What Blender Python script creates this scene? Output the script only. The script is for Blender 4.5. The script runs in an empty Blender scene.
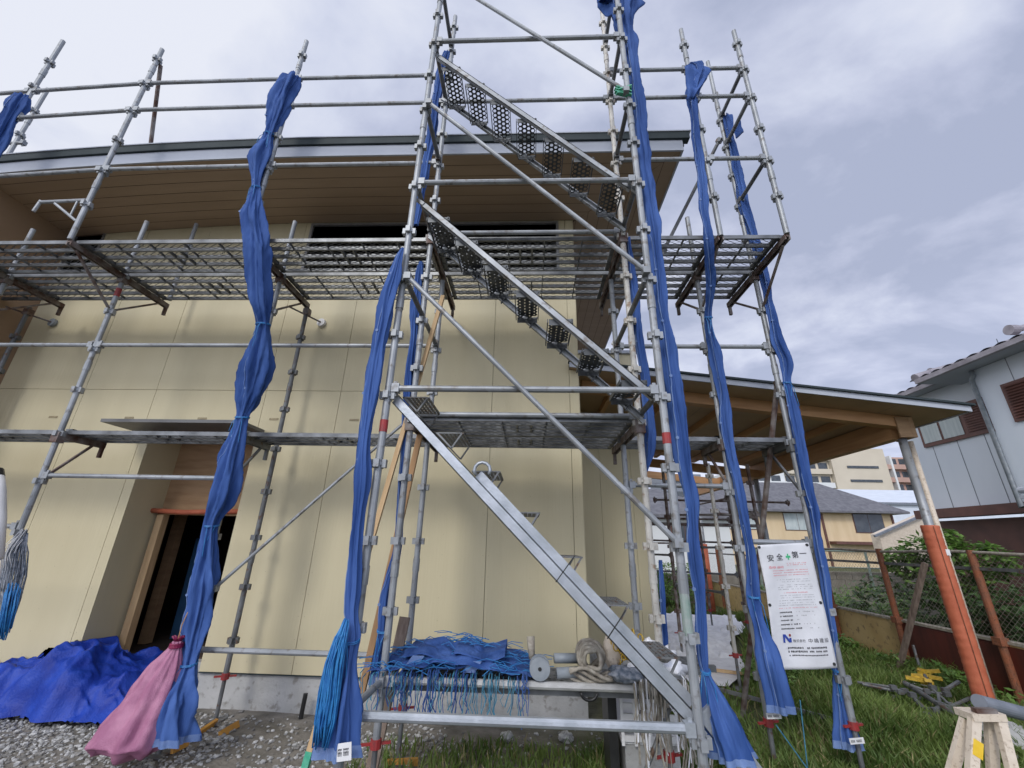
import bpy, math, random
from math import sin, cos, pi, radians
from mathutils import Vector, Matrix, noise
random.seed(11)
scn = bpy.context.scene
COL = scn.collection
def V(*a): return Vector(a)

# ------------------------------------------------------------------ camera
FPX = 418.48
CR = Vector((0.9991417, 0.03602276, 0.02045053))
CU = Vector((-0.00634197, -0.35485079, 0.93490143))
CF = Vector((-0.04093462, 0.93422871, 0.35431777))
CC = Vector((0.93947, -3.19799, 1.53187))
def at(px, py, X=None, Y=None, Z=None):
    """point of a plane of the place (X=, Y= or Z=) surveyed from the photograph"""
    d = CF + CR * ((px - 512) / FPX) - CU * ((py - 384) / FPX)
    i, val = (0, X) if X is not None else (1, Y) if Y is not None else (2, Z)
    return CC + d * ((val - CC[i]) / d[i])
def dist(p): return (p - CC).dot(CF)

cam = bpy.data.cameras.new('camera'); cam.lens = 36 * FPX / 1024; cam.sensor_width = 36
cam.clip_start = .05; cam.clip_end = 2000
co = bpy.data.objects.new('camera', cam); COL.objects.link(co)
co.matrix_world = Matrix(((CR.x, CU.x, -CF.x, CC.x), (CR.y, CU.y, -CF.y, CC.y), (CR.z, CU.z, -CF.z, CC.z), (0, 0, 0, 1)))
scn.camera = co

# ------------------------------------------------------------------ materials
def lin(c):
    return tuple(((x / 255) / 12.92 if x / 255 <= .04045 else ((x / 255 + .055) / 1.055) ** 2.4) for x in c)
def mat(name, c1, c2=None, rough=.6, metal=0, scale=6, detail=4, bump=0, bscale=None, c3=None, stretch=None, spec=None, lo=.35, hi=.65, trans=0):
    m = bpy.data.materials.new(name); m.use_nodes = True
    n, l = m.node_tree.nodes, m.node_tree.links
    b = n['Principled BSDF']
    b.inputs['Roughness'].default_value = rough; b.inputs['Metallic'].default_value = metal
    if spec is not None: b.inputs['Specular IOR Level'].default_value = spec
    b.inputs['Base Color'].default_value = (*c1, 1)
    tc = n.new('ShaderNodeTexCoord'); src = tc.outputs['Object']
    if stretch:
        mp = n.new('ShaderNodeMapping'); mp.inputs['Scale'].default_value = stretch
        l.new(src, mp.inputs['Vector']); src = mp.outputs['Vector']
    if c2:
        t = n.new('ShaderNodeTexNoise'); t.inputs['Scale'].default_value = scale; t.inputs['Detail'].default_value = detail
        l.new(src, t.inputs['Vector'])
        r = n.new('ShaderNodeValToRGB'); r.color_ramp.elements[0].position = lo; r.color_ramp.elements[1].position = hi
        r.color_ramp.elements[0].color = (*c1, 1); r.color_ramp.elements[1].color = (*c2, 1)
        l.new(t.outputs['Fac'], r.inputs['Fac']); out = r.outputs['Color']
        if c3:
            t2 = n.new('ShaderNodeTexNoise'); t2.inputs['Scale'].default_value = scale * 4.3; t2.inputs['Detail'].default_value = 5
            l.new(src, t2.inputs['Vector'])
            r2 = n.new('ShaderNodeValToRGB'); r2.color_ramp.elements[0].position = .56; r2.color_ramp.elements[1].position = .68
            l.new(t2.outputs['Fac'], r2.inputs['Fac'])
            mx = n.new('ShaderNodeMixRGB'); l.new(r2.outputs['Color'], mx.inputs['Fac']); l.new(out, mx.inputs[1]); mx.inputs[2].default_value = (*c3, 1)
            out = mx.outputs[0]
        l.new(out, b.inputs['Base Color'])
    if bump:
        t3 = n.new('ShaderNodeTexNoise'); t3.inputs['Scale'].default_value = bscale or scale * 5; t3.inputs['Detail'].default_value = 6
        l.new(src, t3.inputs['Vector'])
        bp = n.new('ShaderNodeBump'); bp.inputs['Strength'].default_value = bump; bp.inputs['Distance'].default_value = .02
        l.new(t3.outputs['Fac'], bp.inputs['Height']); l.new(bp.outputs['Normal'], b.inputs['Normal'])
    if trans:
        tr = n.new('ShaderNodeBsdfTranslucent'); l.new(b.inputs['Base Color'].links[0].from_socket, tr.inputs['Color']) if c2 else None
        ms = n.new('ShaderNodeMixShader'); ms.inputs[0].default_value = trans
        l.new(b.outputs[0], ms.inputs[1]); l.new(tr.outputs[0], ms.inputs[2]); l.new(ms.outputs[0], n['Material Output'].inputs[0])
    return m
M = dict(
 galv=mat('galvanised_steel', (.235,.25,.265), (.36,.38,.40), .5, .35, 4, 5, .06, 40, c3=(.19,.18,.17)),
 galv_dark=mat('weathered_steel', (.11,.115,.12), (.20,.21,.215), .55, .35, 5, 5, .06, 40, c3=(.13,.08,.055)),
 tread=mat('dark_tread_plate', (.055,.06,.065), (.12,.13,.14), .5, .4, 8, 5),
 galv_white=mat('limed_steel', (.42,.42,.41), (.56,.56,.55), .55, .2, 9, 6, .15, 50),
 galv_new=mat('bright_steel', (.34,.37,.40), (.46,.49,.53), .42, .5, 7, 5, .1, 50),
 rusty=mat('rusty_steel', (.10,.05,.035), (.26,.24,.23), .65, .3, 10, 6, .2, 60),
 whitepost=mat('paint_splashed_steel', (.38,.37,.34), (.60,.58,.53), .55, .2, 6, 6, .2, 50, c3=(.30,.22,.16)),
 red=mat('red_paint', (.35,.03,.03), (.22,.04,.04), .5, 0, 30),
 green=mat('green_tape', (.05,.36,.22), (.12,.42,.28), .4, 0, 30),
 greenpaint=mat('worn_green_paint', (.20,.30,.25), (.34,.37,.36), .5, .2, 12),
 mesh=mat('expanded_metal', (.28,.29,.31), (.16,.17,.18), .5, .5, 20),
 deckbar=mat('deck_steel', (.10,.105,.11), (.22,.23,.24), .42, .5, 5, 5, .1, 40),
 sheet=mat('blue_mesh_sheet', (.026,.070,.24), (.070,.145,.40), .75, 0, 9, 8, .55, 26, trans=.1, spec=.2, stretch=(1,1,.16)),
 sheetpale=mat('faded_blue_hem', (.11,.18,.38), (.17,.25,.45), .6, 0, 12, 4, .2, 160, spec=.3),
 tarp=mat('blue_tarpaulin', (.008,.034,.29), (.018,.065,.42), .5, 0, 6, 5, .3, 60, spec=.3),
 rope_blue=mat('blue_string', (.012,.12,.36), (.03,.21,.48), .5, 0, 30, 4),
 rope_grey=mat('grey_string', (.10,.13,.17), (.34,.36,.40), .7, 0, 30, 4),
 rope_cyan=mat('teal_string', (.03,.15,.26), (.08,.26,.36), .6, 0, 30, 4),
 pink=mat('pink_woven_cloth', (.35,.125,.225), (.48,.21,.32), .6, 0, 9, 5, .3, 120, trans=.1),
 maroon=mat('dark_red_tie', (.25,.01,.07), (.16,.01,.05), .5, 0, 20),
 siding=mat('cream_siding', (.55,.485,.31), (.61,.545,.36), .6, 0, 1.5, 6, .12, 25, stretch=(1.6,1,.10), lo=.3, hi=.7),  # stretched noise: soft upright bands of shading painted into the cream colour
 sidingjoint=mat('siding_joint', (.27,.235,.15), (.31,.27,.18), .8, 0, 5),
 nail=mat('nail_head', (.36,.31,.20), (.42,.36,.24), .6, .3, 40),
 vent=mat('vent_slot', (.30,.25,.15), (.4,.33,.2), .6, 0, 40),
 brownwall=mat('tan_siding', (.30,.20,.12), (.34,.225,.14), .65, 0, 1.5, 4, .05, 30),
 concrete=mat('concrete', (.34,.34,.33), (.48,.48,.47), .85, 0, 3, 6, .25, 40, c3=(.25,.24,.22)),
 soffit=mat('brown_soffit', (.33,.235,.155), (.37,.265,.18), .55, 0, 2, 4, .05, 40, stretch=(.4,3,1)),
 soffitgap=mat('soffit_groove', (.12,.08,.055), (.14,.09,.06), .8, 0, 5),
 fascia=mat('pale_metal_fascia', (.40,.43,.49), (.45,.48,.54), .6, 0, 2, 3, spec=.2),
 gutter=mat('dark_gutter', (.03,.042,.046), (.045,.058,.062), .6, 0, 3, spec=.2),
 canopy=mat('canopy_metal', (.10,.10,.10), (.14,.14,.14), .5, 0, 4),
 winframe=mat('grey_window_frame', (.26,.26,.26), (.33,.33,.33), .4, .5, 8),
 ply=mat('plywood', (.29,.175,.09), (.37,.235,.125), .7, 0, 4, 6, .1, 30, stretch=(1,1,5)),
 wood=mat('new_timber', (.50,.33,.17), (.60,.42,.23), .7, 0, 4, 6, .1, 40, stretch=(6,6,.7)),
 wood_brown=mat('orange_timber', (.36,.20,.09), (.46,.27,.13), .7, 0, 4, 6, .1, 40, stretch=(6,6,.7)),
 wood_old=mat('weathered_timber', (.15,.11,.085), (.26,.20,.16), .85, 0, 5, 6, .2, 40, stretch=(6,6,.7)),
 wood_yellow=mat('formwork_timber', (.55,.28,.05), (.42,.20,.05), .7, 0, 10, 5),
 beam=mat('glulam_beam', (.40,.21,.09), (.50,.28,.13), .6, 0, 2.5, 6, .08, 30, stretch=(.6,.6,8)),
 carportboard=mat('carport_lining', (.36,.24,.145), (.43,.295,.18), .65, 0, 2.2, 5, .05, 30),
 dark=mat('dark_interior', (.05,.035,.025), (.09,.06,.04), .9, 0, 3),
 bluepanel=mat('blue_wrap', (.02,.07,.15), (.03,.10,.19), .6, 0, 3),
 orange=mat('orange_foam', (.46,.115,.055), (.54,.15,.075), .7, 0, 12, 4, .15, 50),
 rustorange=mat('rusty_fence_post', (.30,.10,.045), (.22,.095,.055), .75, .1, 14, 6, .3, 60, c3=(.12,.05,.03)),
 chain=mat('chain_link_wire', (.30,.28,.24), (.38,.34,.29), .6, .4, 20),
 wallcream=mat('stained_cream_wall', (.44,.31,.13), (.54,.40,.19), .8, 0, 3, 6, .1, 20, c3=(.26,.19,.1)),
 wallmaroon=mat('maroon_sheet', (.11,.022,.014), (.07,.016,.011), .55, .1, 3, 5, stretch=(1,4,.5)),
 block=mat('concrete_block', (.22,.20,.17), (.33,.31,.27), .9, 0, 3, 6, .3, 30),
 ground=mat('bare_earth', (.10,.085,.07), (.20,.18,.155), .95, 0, 4, 8, .8, 25),
 turf=mat('turf_soil', (.03,.045,.012), (.085,.075,.035), .95, 0, 2.5, 8, .8, 25),
 black=mat('black_plastic', (.015,.015,.015), (.03,.03,.03), .4, 0, 10),
 white=mat('white_plastic', (.70,.70,.70), (.78,.78,.78), .5, 0, 8),
 whitecloth=mat('white_vinyl', (.70,.71,.74), (.84,.85,.88), .5, 0, 7, 5, .35, 25),
 banner=mat('white_banner', (.66,.67,.70), (.76,.77,.80), .5, 0, 5, 4, .25, 14, trans=.1),
 ink=mat('black_ink', (.04,.04,.05), (.06,.06,.07), .6, 0, 50),
 inkgrey=mat('faded_ink', (.30,.30,.33), (.62,.62,.64), .6, 0, 90),
 inkred=mat('faded_red_ink', (.62,.20,.24), (.72,.50,.53), .6, 0, 90),
 inkgreen=mat('green_ink', (.03,.40,.17), (.06,.45,.2), .6, 0, 50),
 inkblue=mat('blue_ink', (.02,.05,.30), (.03,.07,.36), .6, 0, 50),
 cream=mat('cream_plastic', (.62,.53,.42), (.70,.61,.50), .5, 0, 12, 4, .1, 40, c3=(.45,.36,.27)),
 yellow=mat('yellow_label', (.75,.48,.02), (.8,.55,.05), .5, 0, 20),
 yellowrope=mat('yellow_chain', (.42,.26,.02), (.62,.42,.05), .5, 0, 30),
 ropetan=mat('tan_rope', (.24,.21,.17), (.40,.37,.31), .85, 0, 25, 5, .3, 120),
 disc=mat('grey_spool', (.20,.23,.26), (.30,.33,.36), .6, .1, 12),
 pipe=mat('grey_pipe', (.15,.17,.20), (.22,.24,.28), .5, .1, 8),
 stone=mat('gravel', (.24,.24,.235), (.56,.56,.55), .85, 0, 22, 2, .2, 60),
 stone_dark=mat('dark_gravel', (.13,.125,.115), (.32,.31,.295), .9, 0, 22, 2, .2, 60),
 grass=mat('grass_blade', (.075,.135,.025), (.20,.28,.07), .6, 0, 2, 6, trans=.3),
 straw=mat('dry_grass', (.30,.26,.12), (.22,.2,.09), .7, 0, 3, 4),
 leaf=mat('leaf', (.10,.21,.04), (.21,.35,.08), .5, 0, 4, 4, trans=.3),
 leafdark=mat('dark_leaf', (.035,.08,.02), (.08,.15,.04), .55, 0, 4, 4, trans=.2),
 bark=mat('bark', (.10,.07,.05), (.18,.14,.1), .9, 0, 9, 5, .4),
 bluewhite=mat('blue_white_cladding', (.60,.66,.73), (.68,.73,.79), .5, 0, 1.2, 4, stretch=(1,1,.3)),
 brownshut=mat('brown_shutter', (.10,.045,.035), (.14,.06,.045), .5, .1, 5),
 tile=mat('glazed_roof_tile', (.20,.18,.20), (.32,.30,.33), .35, 0, 5, 4, .1),
 tileg=mat('grey_roof', (.10,.10,.115), (.16,.16,.175), .6, 0, 3, 5, .1),
 beige=mat('beige_render', (.60,.46,.28), (.66,.52,.33), .7, 0, 1, 5, stretch=(2,2,.3)),
 apt=mat('apartment_render', (.54,.48,.38), (.60,.54,.43), .75, 0, .2, 4),
 aptwhite=mat('apartment_white', (.62,.64,.64), (.68,.70,.70), .75, 0, .2, 4),
 aptpink=mat('apartment_pink', (.42,.27,.22), (.48,.32,.26), .75, 0, .2, 4),
 glassdark=mat('dark_window', (.03,.04,.05), (.06,.07,.08), .12, 0, 2),
 curtain=mat('curtained_window', (.36,.42,.42), (.48,.53,.52), .25, 0, 3, stretch=(1,6,.5)),
 shedwhite=mat('white_shed_cladding', (.58,.63,.70), (.66,.71,.78), .5, 0, 1, 4),
 hedge=mat('distant_hedge', (.05,.09,.03), (.10,.15,.05), .8, 0, 4, 5, trans=.1),
)

# ------------------------------------------------------------------ mesh builder
class MB:
    def __init__(s): s.v = []; s.f = []
    def add(s, vs, fs):
        o = len(s.v); s.v += [tuple(x) for x in vs]; s.f += [tuple(i + o for i in f) for f in fs]; return s
    def tube(s, p, q, r, n=10, r2=None, caps=True):
        return s.path([p, q], [r, r if r2 is None else r2], n, caps)
    def path(s, pts, rr, n=8, caps=True):
        pts = [Vector(p) for p in pts]
        if not isinstance(rr, (list, tuple)): rr = [rr] * len(pts)
        vs = []; up = None
        for i, p in enumerate(pts):
            t = (pts[min(i + 1, len(pts) - 1)] - pts[max(i - 1, 0)]).normalized()
            if up is None: up = t.orthogonal().normalized()
            else:
                up = up - t * up.dot(t)
                up = up.normalized() if up.length > 1e-4 else t.orthogonal().normalized()
            w = t.cross(up)
            for k in range(n):
                a = 2 * pi * k / n; vs.append(p + (up * cos(a) + w * sin(a)) * rr[i])
        fs = []
        for i in range(len(pts) - 1):
            for k in range(n):
                a, b = i * n + k, i * n + (k + 1) % n; fs.append((a, b, b + n, a + n))
        if caps: fs.append(tuple(range(n))[::-1]); fs.append(tuple((len(pts) - 1) * n + k for k in range(n)))
        return s.add(vs, fs)
    def box(s, a, b):
        x0, y0, z0 = a; x1, y1, z1 = b
        return s.add([(x0,y0,z0),(x1,y0,z0),(x1,y1,z0),(x0,y1,z0),(x0,y0,z1),(x1,y0,z1),(x1,y1,z1),(x0,y1,z1)],
              [(3,2,1,0),(4,5,6,7),(0,1,5,4),(1,2,6,5),(2,3,7,6),(3,0,4,7)])
    def beam(s, p, q, w, h, up=(0,0,1)):
        """bar of section w (sideways) x h (along up) from p to q"""
        p, q = Vector(p), Vector(q); t = (q - p).normalized(); up = Vector(up)
        side = t.cross(up)
        if side.length < 1e-4: side = t.cross(Vector((1,0,0)))
        side.normalize(); u = side.cross(t).normalized()
        a, b = side * w / 2, u * h / 2
        vs = [p-a-b, p+a-b, p+a+b, p-a+b, q-a-b, q+a-b, q+a+b, q-a+b]
        return s.add(vs, [(3,2,1,0),(4,5,6,7),(0,1,5,4),(1,2,6,5),(2,3,7,6),(3,0,4,7)])
    def slab(s, quad, th):
        """quad of 4 points given a thickness along its normal (backwards)"""
        q = [Vector(x) for x in quad]; n = (q[1]-q[0]).cross(q[3]-q[0]).normalized() * th
        vs = q + [x - n for x in q]
        return s.add(vs, [(0,1,2,3),(7,6,5,4),(0,4,5,1),(1,5,6,2),(2,6,7,3),(3,7,4,0)])
    def dip(s):
        s.v = [(x, y, z - .0118*max(0, -1.4-x)**2) for x, y, z in s.v]; return s
    def build(s, name, m, parent=None, smooth=False, **k):
        me = bpy.data.meshes.new(name); me.from_pydata(s.v, [], s.f)
        if smooth: me.polygons.foreach_set('use_smooth', [True] * len(me.polygons))
        if isinstance(m, str): m = M[m]
        me.materials.append(m)
        o = bpy.data.objects.new(name, me); COL.objects.link(o)
        if parent is not None:
            o.parent = parent
            o.matrix_parent_inverse = Matrix.Translation(-parent.location)
        me.update()
        for kk, vv in k.items(): o[kk] = vv
        return o
def tag(o, label=None, cat=None, group=None, kind=None):
    if label: o['label'] = label
    if cat: o['category'] = cat
    if group: o['group'] = group
    if kind: o['kind'] = kind
    return o
def thing(name, loc, label, cat, group=None):
    o = bpy.data.objects.new(name, None); COL.objects.link(o); o.location = loc; o.empty_display_size = .1
    return tag(o, label, cat, group)
def struct(name, mb, m): return tag(mb.build(name, m), kind='structure')

# ------------------------------------------------------------------ ground
g = MB(); N = 60
def gz(x, y):
    if x > 12 or x < -9 or y > 16 or y < -8: return 0
    return .035 * noise.noise(V(x*.9, y*.9, 3)) * min(1, max(0, (12-x)/4), max(0,(16-y)/4))
xs = [-400,-60,-12] + [-9 + 18*i/N for i in range(N+1)] + [12,30,90,400]
ys = [-400,-60,-12] + [-8 + 18*i/N for i in range(N+1)] + [14,30,90,600]
vs = [(x, y, gz(x, y)) for y in ys for x in xs]; W_ = len(xs)
g.add(vs, [(j*W_+i, j*W_+i+1, (j+1)*W_+i+1, (j+1)*W_+i) for j in range(len(ys)-1) for i in range(W_-1)])
gm = mat('site_ground', (.13,.12,.10), (.25,.23,.205), .95, 0, 5, 8, .8, 25)
n, l = gm.node_tree.nodes, gm.node_tree.links     # soil turns to turf soil towards the right of the plot
b = n['Principled BSDF']; old = b.inputs['Base Color'].links[0].from_socket
tc = n.new('ShaderNodeTexCoord'); sp = n.new('ShaderNodeSeparateXYZ'); l.new(tc.outputs['Object'], sp.inputs[0])
nz = n.new('ShaderNodeTexNoise'); nz.inputs['Scale'].default_value = 1.6; nz.inputs['Detail'].default_value = 6; l.new(tc.outputs['Object'], nz.inputs['Vector'])
ma = n.new('ShaderNodeMath'); ma.operation = 'MULTIPLY_ADD'; l.new(nz.outputs['Fac'], ma.inputs[0]); ma.inputs[1].default_value = 1.8; l.new(sp.outputs[0], ma.inputs[2])
mr = n.new('ShaderNodeMapRange'); mr.inputs['From Min'].default_value = 1.6; mr.inputs['From Max'].default_value = 2.8; l.new(ma.outputs[0], mr.inputs['Value'])
mx = n.new('ShaderNodeMixRGB'); l.new(mr.outputs[0], mx.inputs['Fac']); l.new(old, mx.inputs[1]); mx.inputs[2].default_value = (.075,.085,.03,1)
l.new(mx.outputs[0], b.inputs['Base Color'])
struct('ground', g, gm)

# gravel: many small crushed stones
def icos(r, c, mb, sx, sy, sz, rot):
    t = (1 + 5 ** .5) / 2
    vv = [(-1,t,0),(1,t,0),(-1,-t,0),(1,-t,0),(0,-1,t),(0,1,t),(0,-1,-t),(0,1,-t),(t,0,-1),(t,0,1),(-t,0,-1),(-t,0,1)]
    ff = [(0,11,5),(0,5,1),(0,1,7),(0,7,10),(0,10,11),(1,5,9),(5,11,4),(11,10,2),(10,7,6),(7,1,8),(3,9,4),(3,4,2),(3,2,6),(3,6,8),(3,8,9),(4,9,5),(2,4,11),(6,2,10),(8,6,7),(9,8,1)]
    out = []
    ca, sa = cos(rot), sin(rot)
    for x, y, z in vv:
        k = r / 1.9 * random.uniform(.62, 1.25)
        x, y, z = x*k*sx, y*k*sy, z*k*sz
        out.append((c[0] + x*ca - y*sa, c[1] + x*sa + y*ca, c[2] + z))
    mb.add(out, ff)
ga, gb = MB(), MB()
for i in range(15000):
    x = random.uniform(-5.4, 2.2); y = random.triangular(-1.2, 1.42, .9)
    dens = 1 if x < -.2 else max(.12, 1 - (x + .2) * 1.2) * (1 if y > .75 else .25)
    bald = noise.noise(V(x*1.3, y*2.2, 9))
    if bald > .18: dens *= .25
    if random.random() > dens: continue
    r = random.uniform(.007, .021) * (1.5 if random.random() < .05 else 1)
    icos(r, (x, y, gz(x, y) + r*.25), ga if random.random() < .62 else gb, random.uniform(.8,1.3), random.uniform(.7,1.1), random.uniform(.5,.8), random.uniform(0, 6.3))
tag(ga.build('gravel', 'stone'), 'pale crushed gravel spread along the foot of the cream house', 'gravel', kind='stuff')
tag(gb.build('gravel', 'stone_dark'), 'darker crushed gravel mixed along the foot of the cream house', 'gravel', kind='stuff')

# grass: blades
def blades(mb, x, y, h, w=.006):
    a = random.uniform(0, 6.3); lean = random.uniform(.15, .8) * h
    dx, dy = cos(a) * w, sin(a) * w; b_ = random.uniform(0, 6.3); lx, ly = cos(b_) * lean, sin(b_) * lean
    z = gz(x, y)
    mb.add([(x-dx,y-dy,z-.01),(x+dx,y+dy,z-.01),(x+lx*.35+dx*.8,y+ly*.35+dy*.8,z+h*.6),(x+lx*.35-dx*.8,y+ly*.35-dy*.8,z+h*.6),(x+lx,y+ly,z+h*.95)],
           [(0,1,2,3),(3,2,4)])
gr = MB(); dry = MB()
def onsheet(x, y): return 2.75 < x < 5.6 and 2.5 < y < 7.8 and x < 3.40 + (y-2.6)*.48
cnt = 0
while cnt < 60000:
    x = random.uniform(-.3, 6.3); y = random.triangular(-1.6, 9, .6)
    d = math.hypot(x - CC.x, y - CC.y)
    if x < 2.1 and y > 1.35: continue
    if x < 2.2 and y > .95 + .25*noise.noise(V(x*2, y, 1)): continue
    if x < 2.2 and random.random() > (.25 + .3*(x+.3) + .5*noise.noise(V(x*3, y*3, 8))): continue
    if onsheet(x, y) or (y > 3 and x < 2.9): continue
    nn = noise.noise(V(x*1.1, y*1.1, 5))
    if random.random() < .35 - nn * .9: continue
    h = random.uniform(.05, .15) * (1 + max(0, nn) * 1.3) * (1.25 if x > 4 else 1)
    if x < 2.3: h *= .8
    (blades(dry, x, y, h * .9) if random.random() < .14 else blades(gr, x, y, h, .0035 + .0011 * max(1, d - 2)))
    cnt += 1
tag(gr.build('grass', 'grass'), 'rough green grass covering the right side of the building plot', 'grass', kind='stuff')
tag(dry.build('dry_grass', 'straw'), 'scattered straw coloured blades in the rough grass', 'grass', kind='stuff')

# ------------------------------------------------------------------ main house
WY = 1.45
house = thing('cream_house', (-2, 3.5, 0), 'cream panelled new house under construction behind the scaffolding, with deep brown eaves', 'house')
XL, XR = -5.65, 1.53
w = MB(); w.box((XL, WY+.02, .30), (-3.562, WY+.10, 5.73)); w.box((-3.56, WY+.02, 2.662), (-2.17, WY+.10, 5.73)); w.box((-2.168, WY+.02, .30), (XR-.005, WY+.10, 5.73))
w.box((XR-.10, WY+.11, .30), (XR-.006, 8, 5.73))
w.build('wall', 'sidingjoint', house)
joints = [XL, -4.52, -3.61, -2.23, -1.315, -.405, .505, 1.415, XR]
zj = [.305, 3.19, 5.73]
s = MB()
def panel(x0, x1, z0, z1):
    e = .0026
    holes = [(-3.5, -2.23, 0, 2.66), (-2.16, 1.33, 4.86, 5.71), (-5.62, -5.15, 4.9, 5.68)]
    rects = [(x0, x1, z0, z1)]
    for hx0, hx1, hz0, hz1 in holes:
        new = []
        for a, b_, c, d in rects:
            if a >= hx1 or b_ <= hx0 or c >= hz1 or d <= hz0: new.append((a, b_, c, d)); continue
            if a < hx0: new.append((a, hx0, c, d))
            if b_ > hx1: new.append((hx1, b_, c, d))
            m0, m1 = max(a, hx0), min(b_, hx1)
            if c < hz0: new.append((m0, m1, c, hz0))
            if d > hz1: new.append((m0, m1, hz1, d))
        rects = new
    for a, b_, c, d in rects:
        if b_-a < .012 or d-c < .012: continue
        s.box((a+e if a == x0 else a, WY, c+e if c == z0 else c), (b_-e if b_ == x1 else b_, WY+.018, d-e if d == z1 else d))
for i in range(len(joints)-1):
    for j in range(len(zj)-1): panel(joints[i], joints[i+1], zj[j], zj[j+1])
s.box((XR-.005, WY, .305), (XR, 8, 5.73))
# entry recess side cheeks
s.box((-3.56, WY+.019, .305), (-3.5, 1.93, 2.655)); s.box((-2.23, WY+.019, .305), (-2.17, 1.93, 2.655)); 
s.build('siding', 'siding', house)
nl = MB()
for x in joints[1:-1]:
    for dx in (-.03, .03, .455):
        xx = x + dx
        if xx > XR - .02: continue
        zz = .4
        while zz < 5.6:
            if not (-3.56 < xx < -2.2 and zz < 2.72) and not (-2.2 < xx < 1.36 and zz > 4.8):
                nl.add([(xx + .0035*cos(a), WY-.0012, zz + .0035*sin(a)) for a in [k*pi/3 for k in range(6)]], [(0,1,2,3,4,5)])
            zz += .2
nl.build('nail', 'nail', house, kind='stuff')
for x in (-4.78, -3.83, -2.93, -2.06, -1.1):
    v_ = MB(); v_.box((x-.055, WY-.004, 2.82), (x+.055, WY-.001, 2.845))
    for k in range(5): v_.box((x-.05+k*.022, WY-.006, 2.823), (x-.04+k*.022, WY-.004, 2.842))
    v_.build('vent_slot', 'vent', house)
f = MB(); f.box((XL, WY+.025, -.2), (-3.5, WY+.2, .30)); f.box((-2.23, WY+.025, -.2), (XR-.03, WY+.2, .30)); f.box((-3.5, 1.9, -.2), (-2.23, 2.2, .28)); f.box((XR-.2, WY+.2, -.2), (XR-.03, 3.03, .3))
f.build('foundation', 'concrete', house)
fl = MB(); fl.box((XL, WY+.021, .286), (-3.5, WY+.026, .30)); fl.box((XL, WY-.004, .296), (-3.5, WY+.02, .304)); fl.box((-2.23, WY-.004, .296), (XR, WY+.02, .304)); fl.build('base_flashing', 'gutter', house)
# entry: plywood, door frame, dark inside
e = MB(); e.box((-3.5, 1.93, 1.80), (-2.23, 1.96, 2.655)); e.box((-3.5,WY+.03,2.655),(-2.23,1.96,2.66)); e.build('plywood_panel', 'ply', house)
kn = MB()
for (x, z) in ((-2.9,2.3),(-2.62,2.5),(-2.62,2.1),(-2.4,2.3),(-2.9,1.95),(-3.2,2.2),(-2.55,1.9)):
    kn.add([(x + .014*cos(a), 1.928, z + .014*sin(a)) for a in [k*pi/4 for k in range(8)]], [tuple(range(8))])
kn.build('knot', 'wood_brown', house, kind='stuff')
e = MB(); e.box((-3.46, 1.84, .30), (-3.38, 1.928, 1.80)); e.box((-2.30, 1.84, .30), (-2.235, 1.928, 1.80)); e.box((-3.46,1.84,1.76),(-2.235,1.926,1.80))
e.build('door_frame', 'wood', house)
e = MB(); e.path([(-3.5,1.80,1.80),(-3.1,1.78,1.785),(-2.7,1.78,1.80),(-2.26,1.80,1.81)], .028, 10); e.build('door_edge_padding', 'orange', house, smooth=True)
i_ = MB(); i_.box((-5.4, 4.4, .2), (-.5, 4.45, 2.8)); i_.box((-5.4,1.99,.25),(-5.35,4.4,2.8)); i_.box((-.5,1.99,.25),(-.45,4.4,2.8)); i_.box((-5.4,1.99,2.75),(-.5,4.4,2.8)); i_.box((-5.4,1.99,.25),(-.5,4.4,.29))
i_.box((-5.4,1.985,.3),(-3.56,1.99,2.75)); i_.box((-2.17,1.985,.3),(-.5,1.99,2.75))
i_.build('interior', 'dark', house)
i_ = MB()
for x in (-3.75,-3.25,-2.75): i_.box((x, 2.45, .3), (x+.1, 2.55, 2.7))
i_.box((-3.1,2.3,.95),(-2.3,2.5,1.0)); i_.box((-3.1,2.3,.62),(-2.3,2.5,.68)); i_.build('inner_stud', 'ply', house)
i_ = MB(); i_.box((-3.6, 2.75, .3), (-3.35, 2.8, 1.5)); i_.box((-3.12,2.9,.9),(-2.95,3.0,1.7)); i_.build('wrapped_panel', 'bluepanel', house)
c = MB(); c.box((-3.70, 1.02, 2.665), (-2.14, WY-.002, 2.70)); c.build('door_canopy', 'canopy', house)
# upper windows
def window(x0, x1, z0, z1, div):
    fr = MB(); t = .035
    fr.box((x0, WY-.012, z1-t), (x1, WY+.05, z1)); fr.box((x0, WY-.012, z0), (x1, WY+.05, z0+t)); fr.box((x0, WY-.012, z0+t), (x0+t, WY+.05, z1-t)); fr.box((x1-t, WY-.012, z0+t), (x1, WY+.05, z1-t))
    for d in div: fr.box((d-.02, WY-.004, z0+t), (d+.02, WY+.045, z1-t))
    o = fr.build('window', 'winframe', house)
    p = MB(); p.box((x0+t, WY+.02, z0+t), (x1-t, WY+.03, z1-t)); p.build('pane', 'glassdark', o)
window(-2.16, 1.33, 4.86, 5.71, [-.4]); window(-5.62, -5.15, 4.9, 5.68, [])
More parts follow.
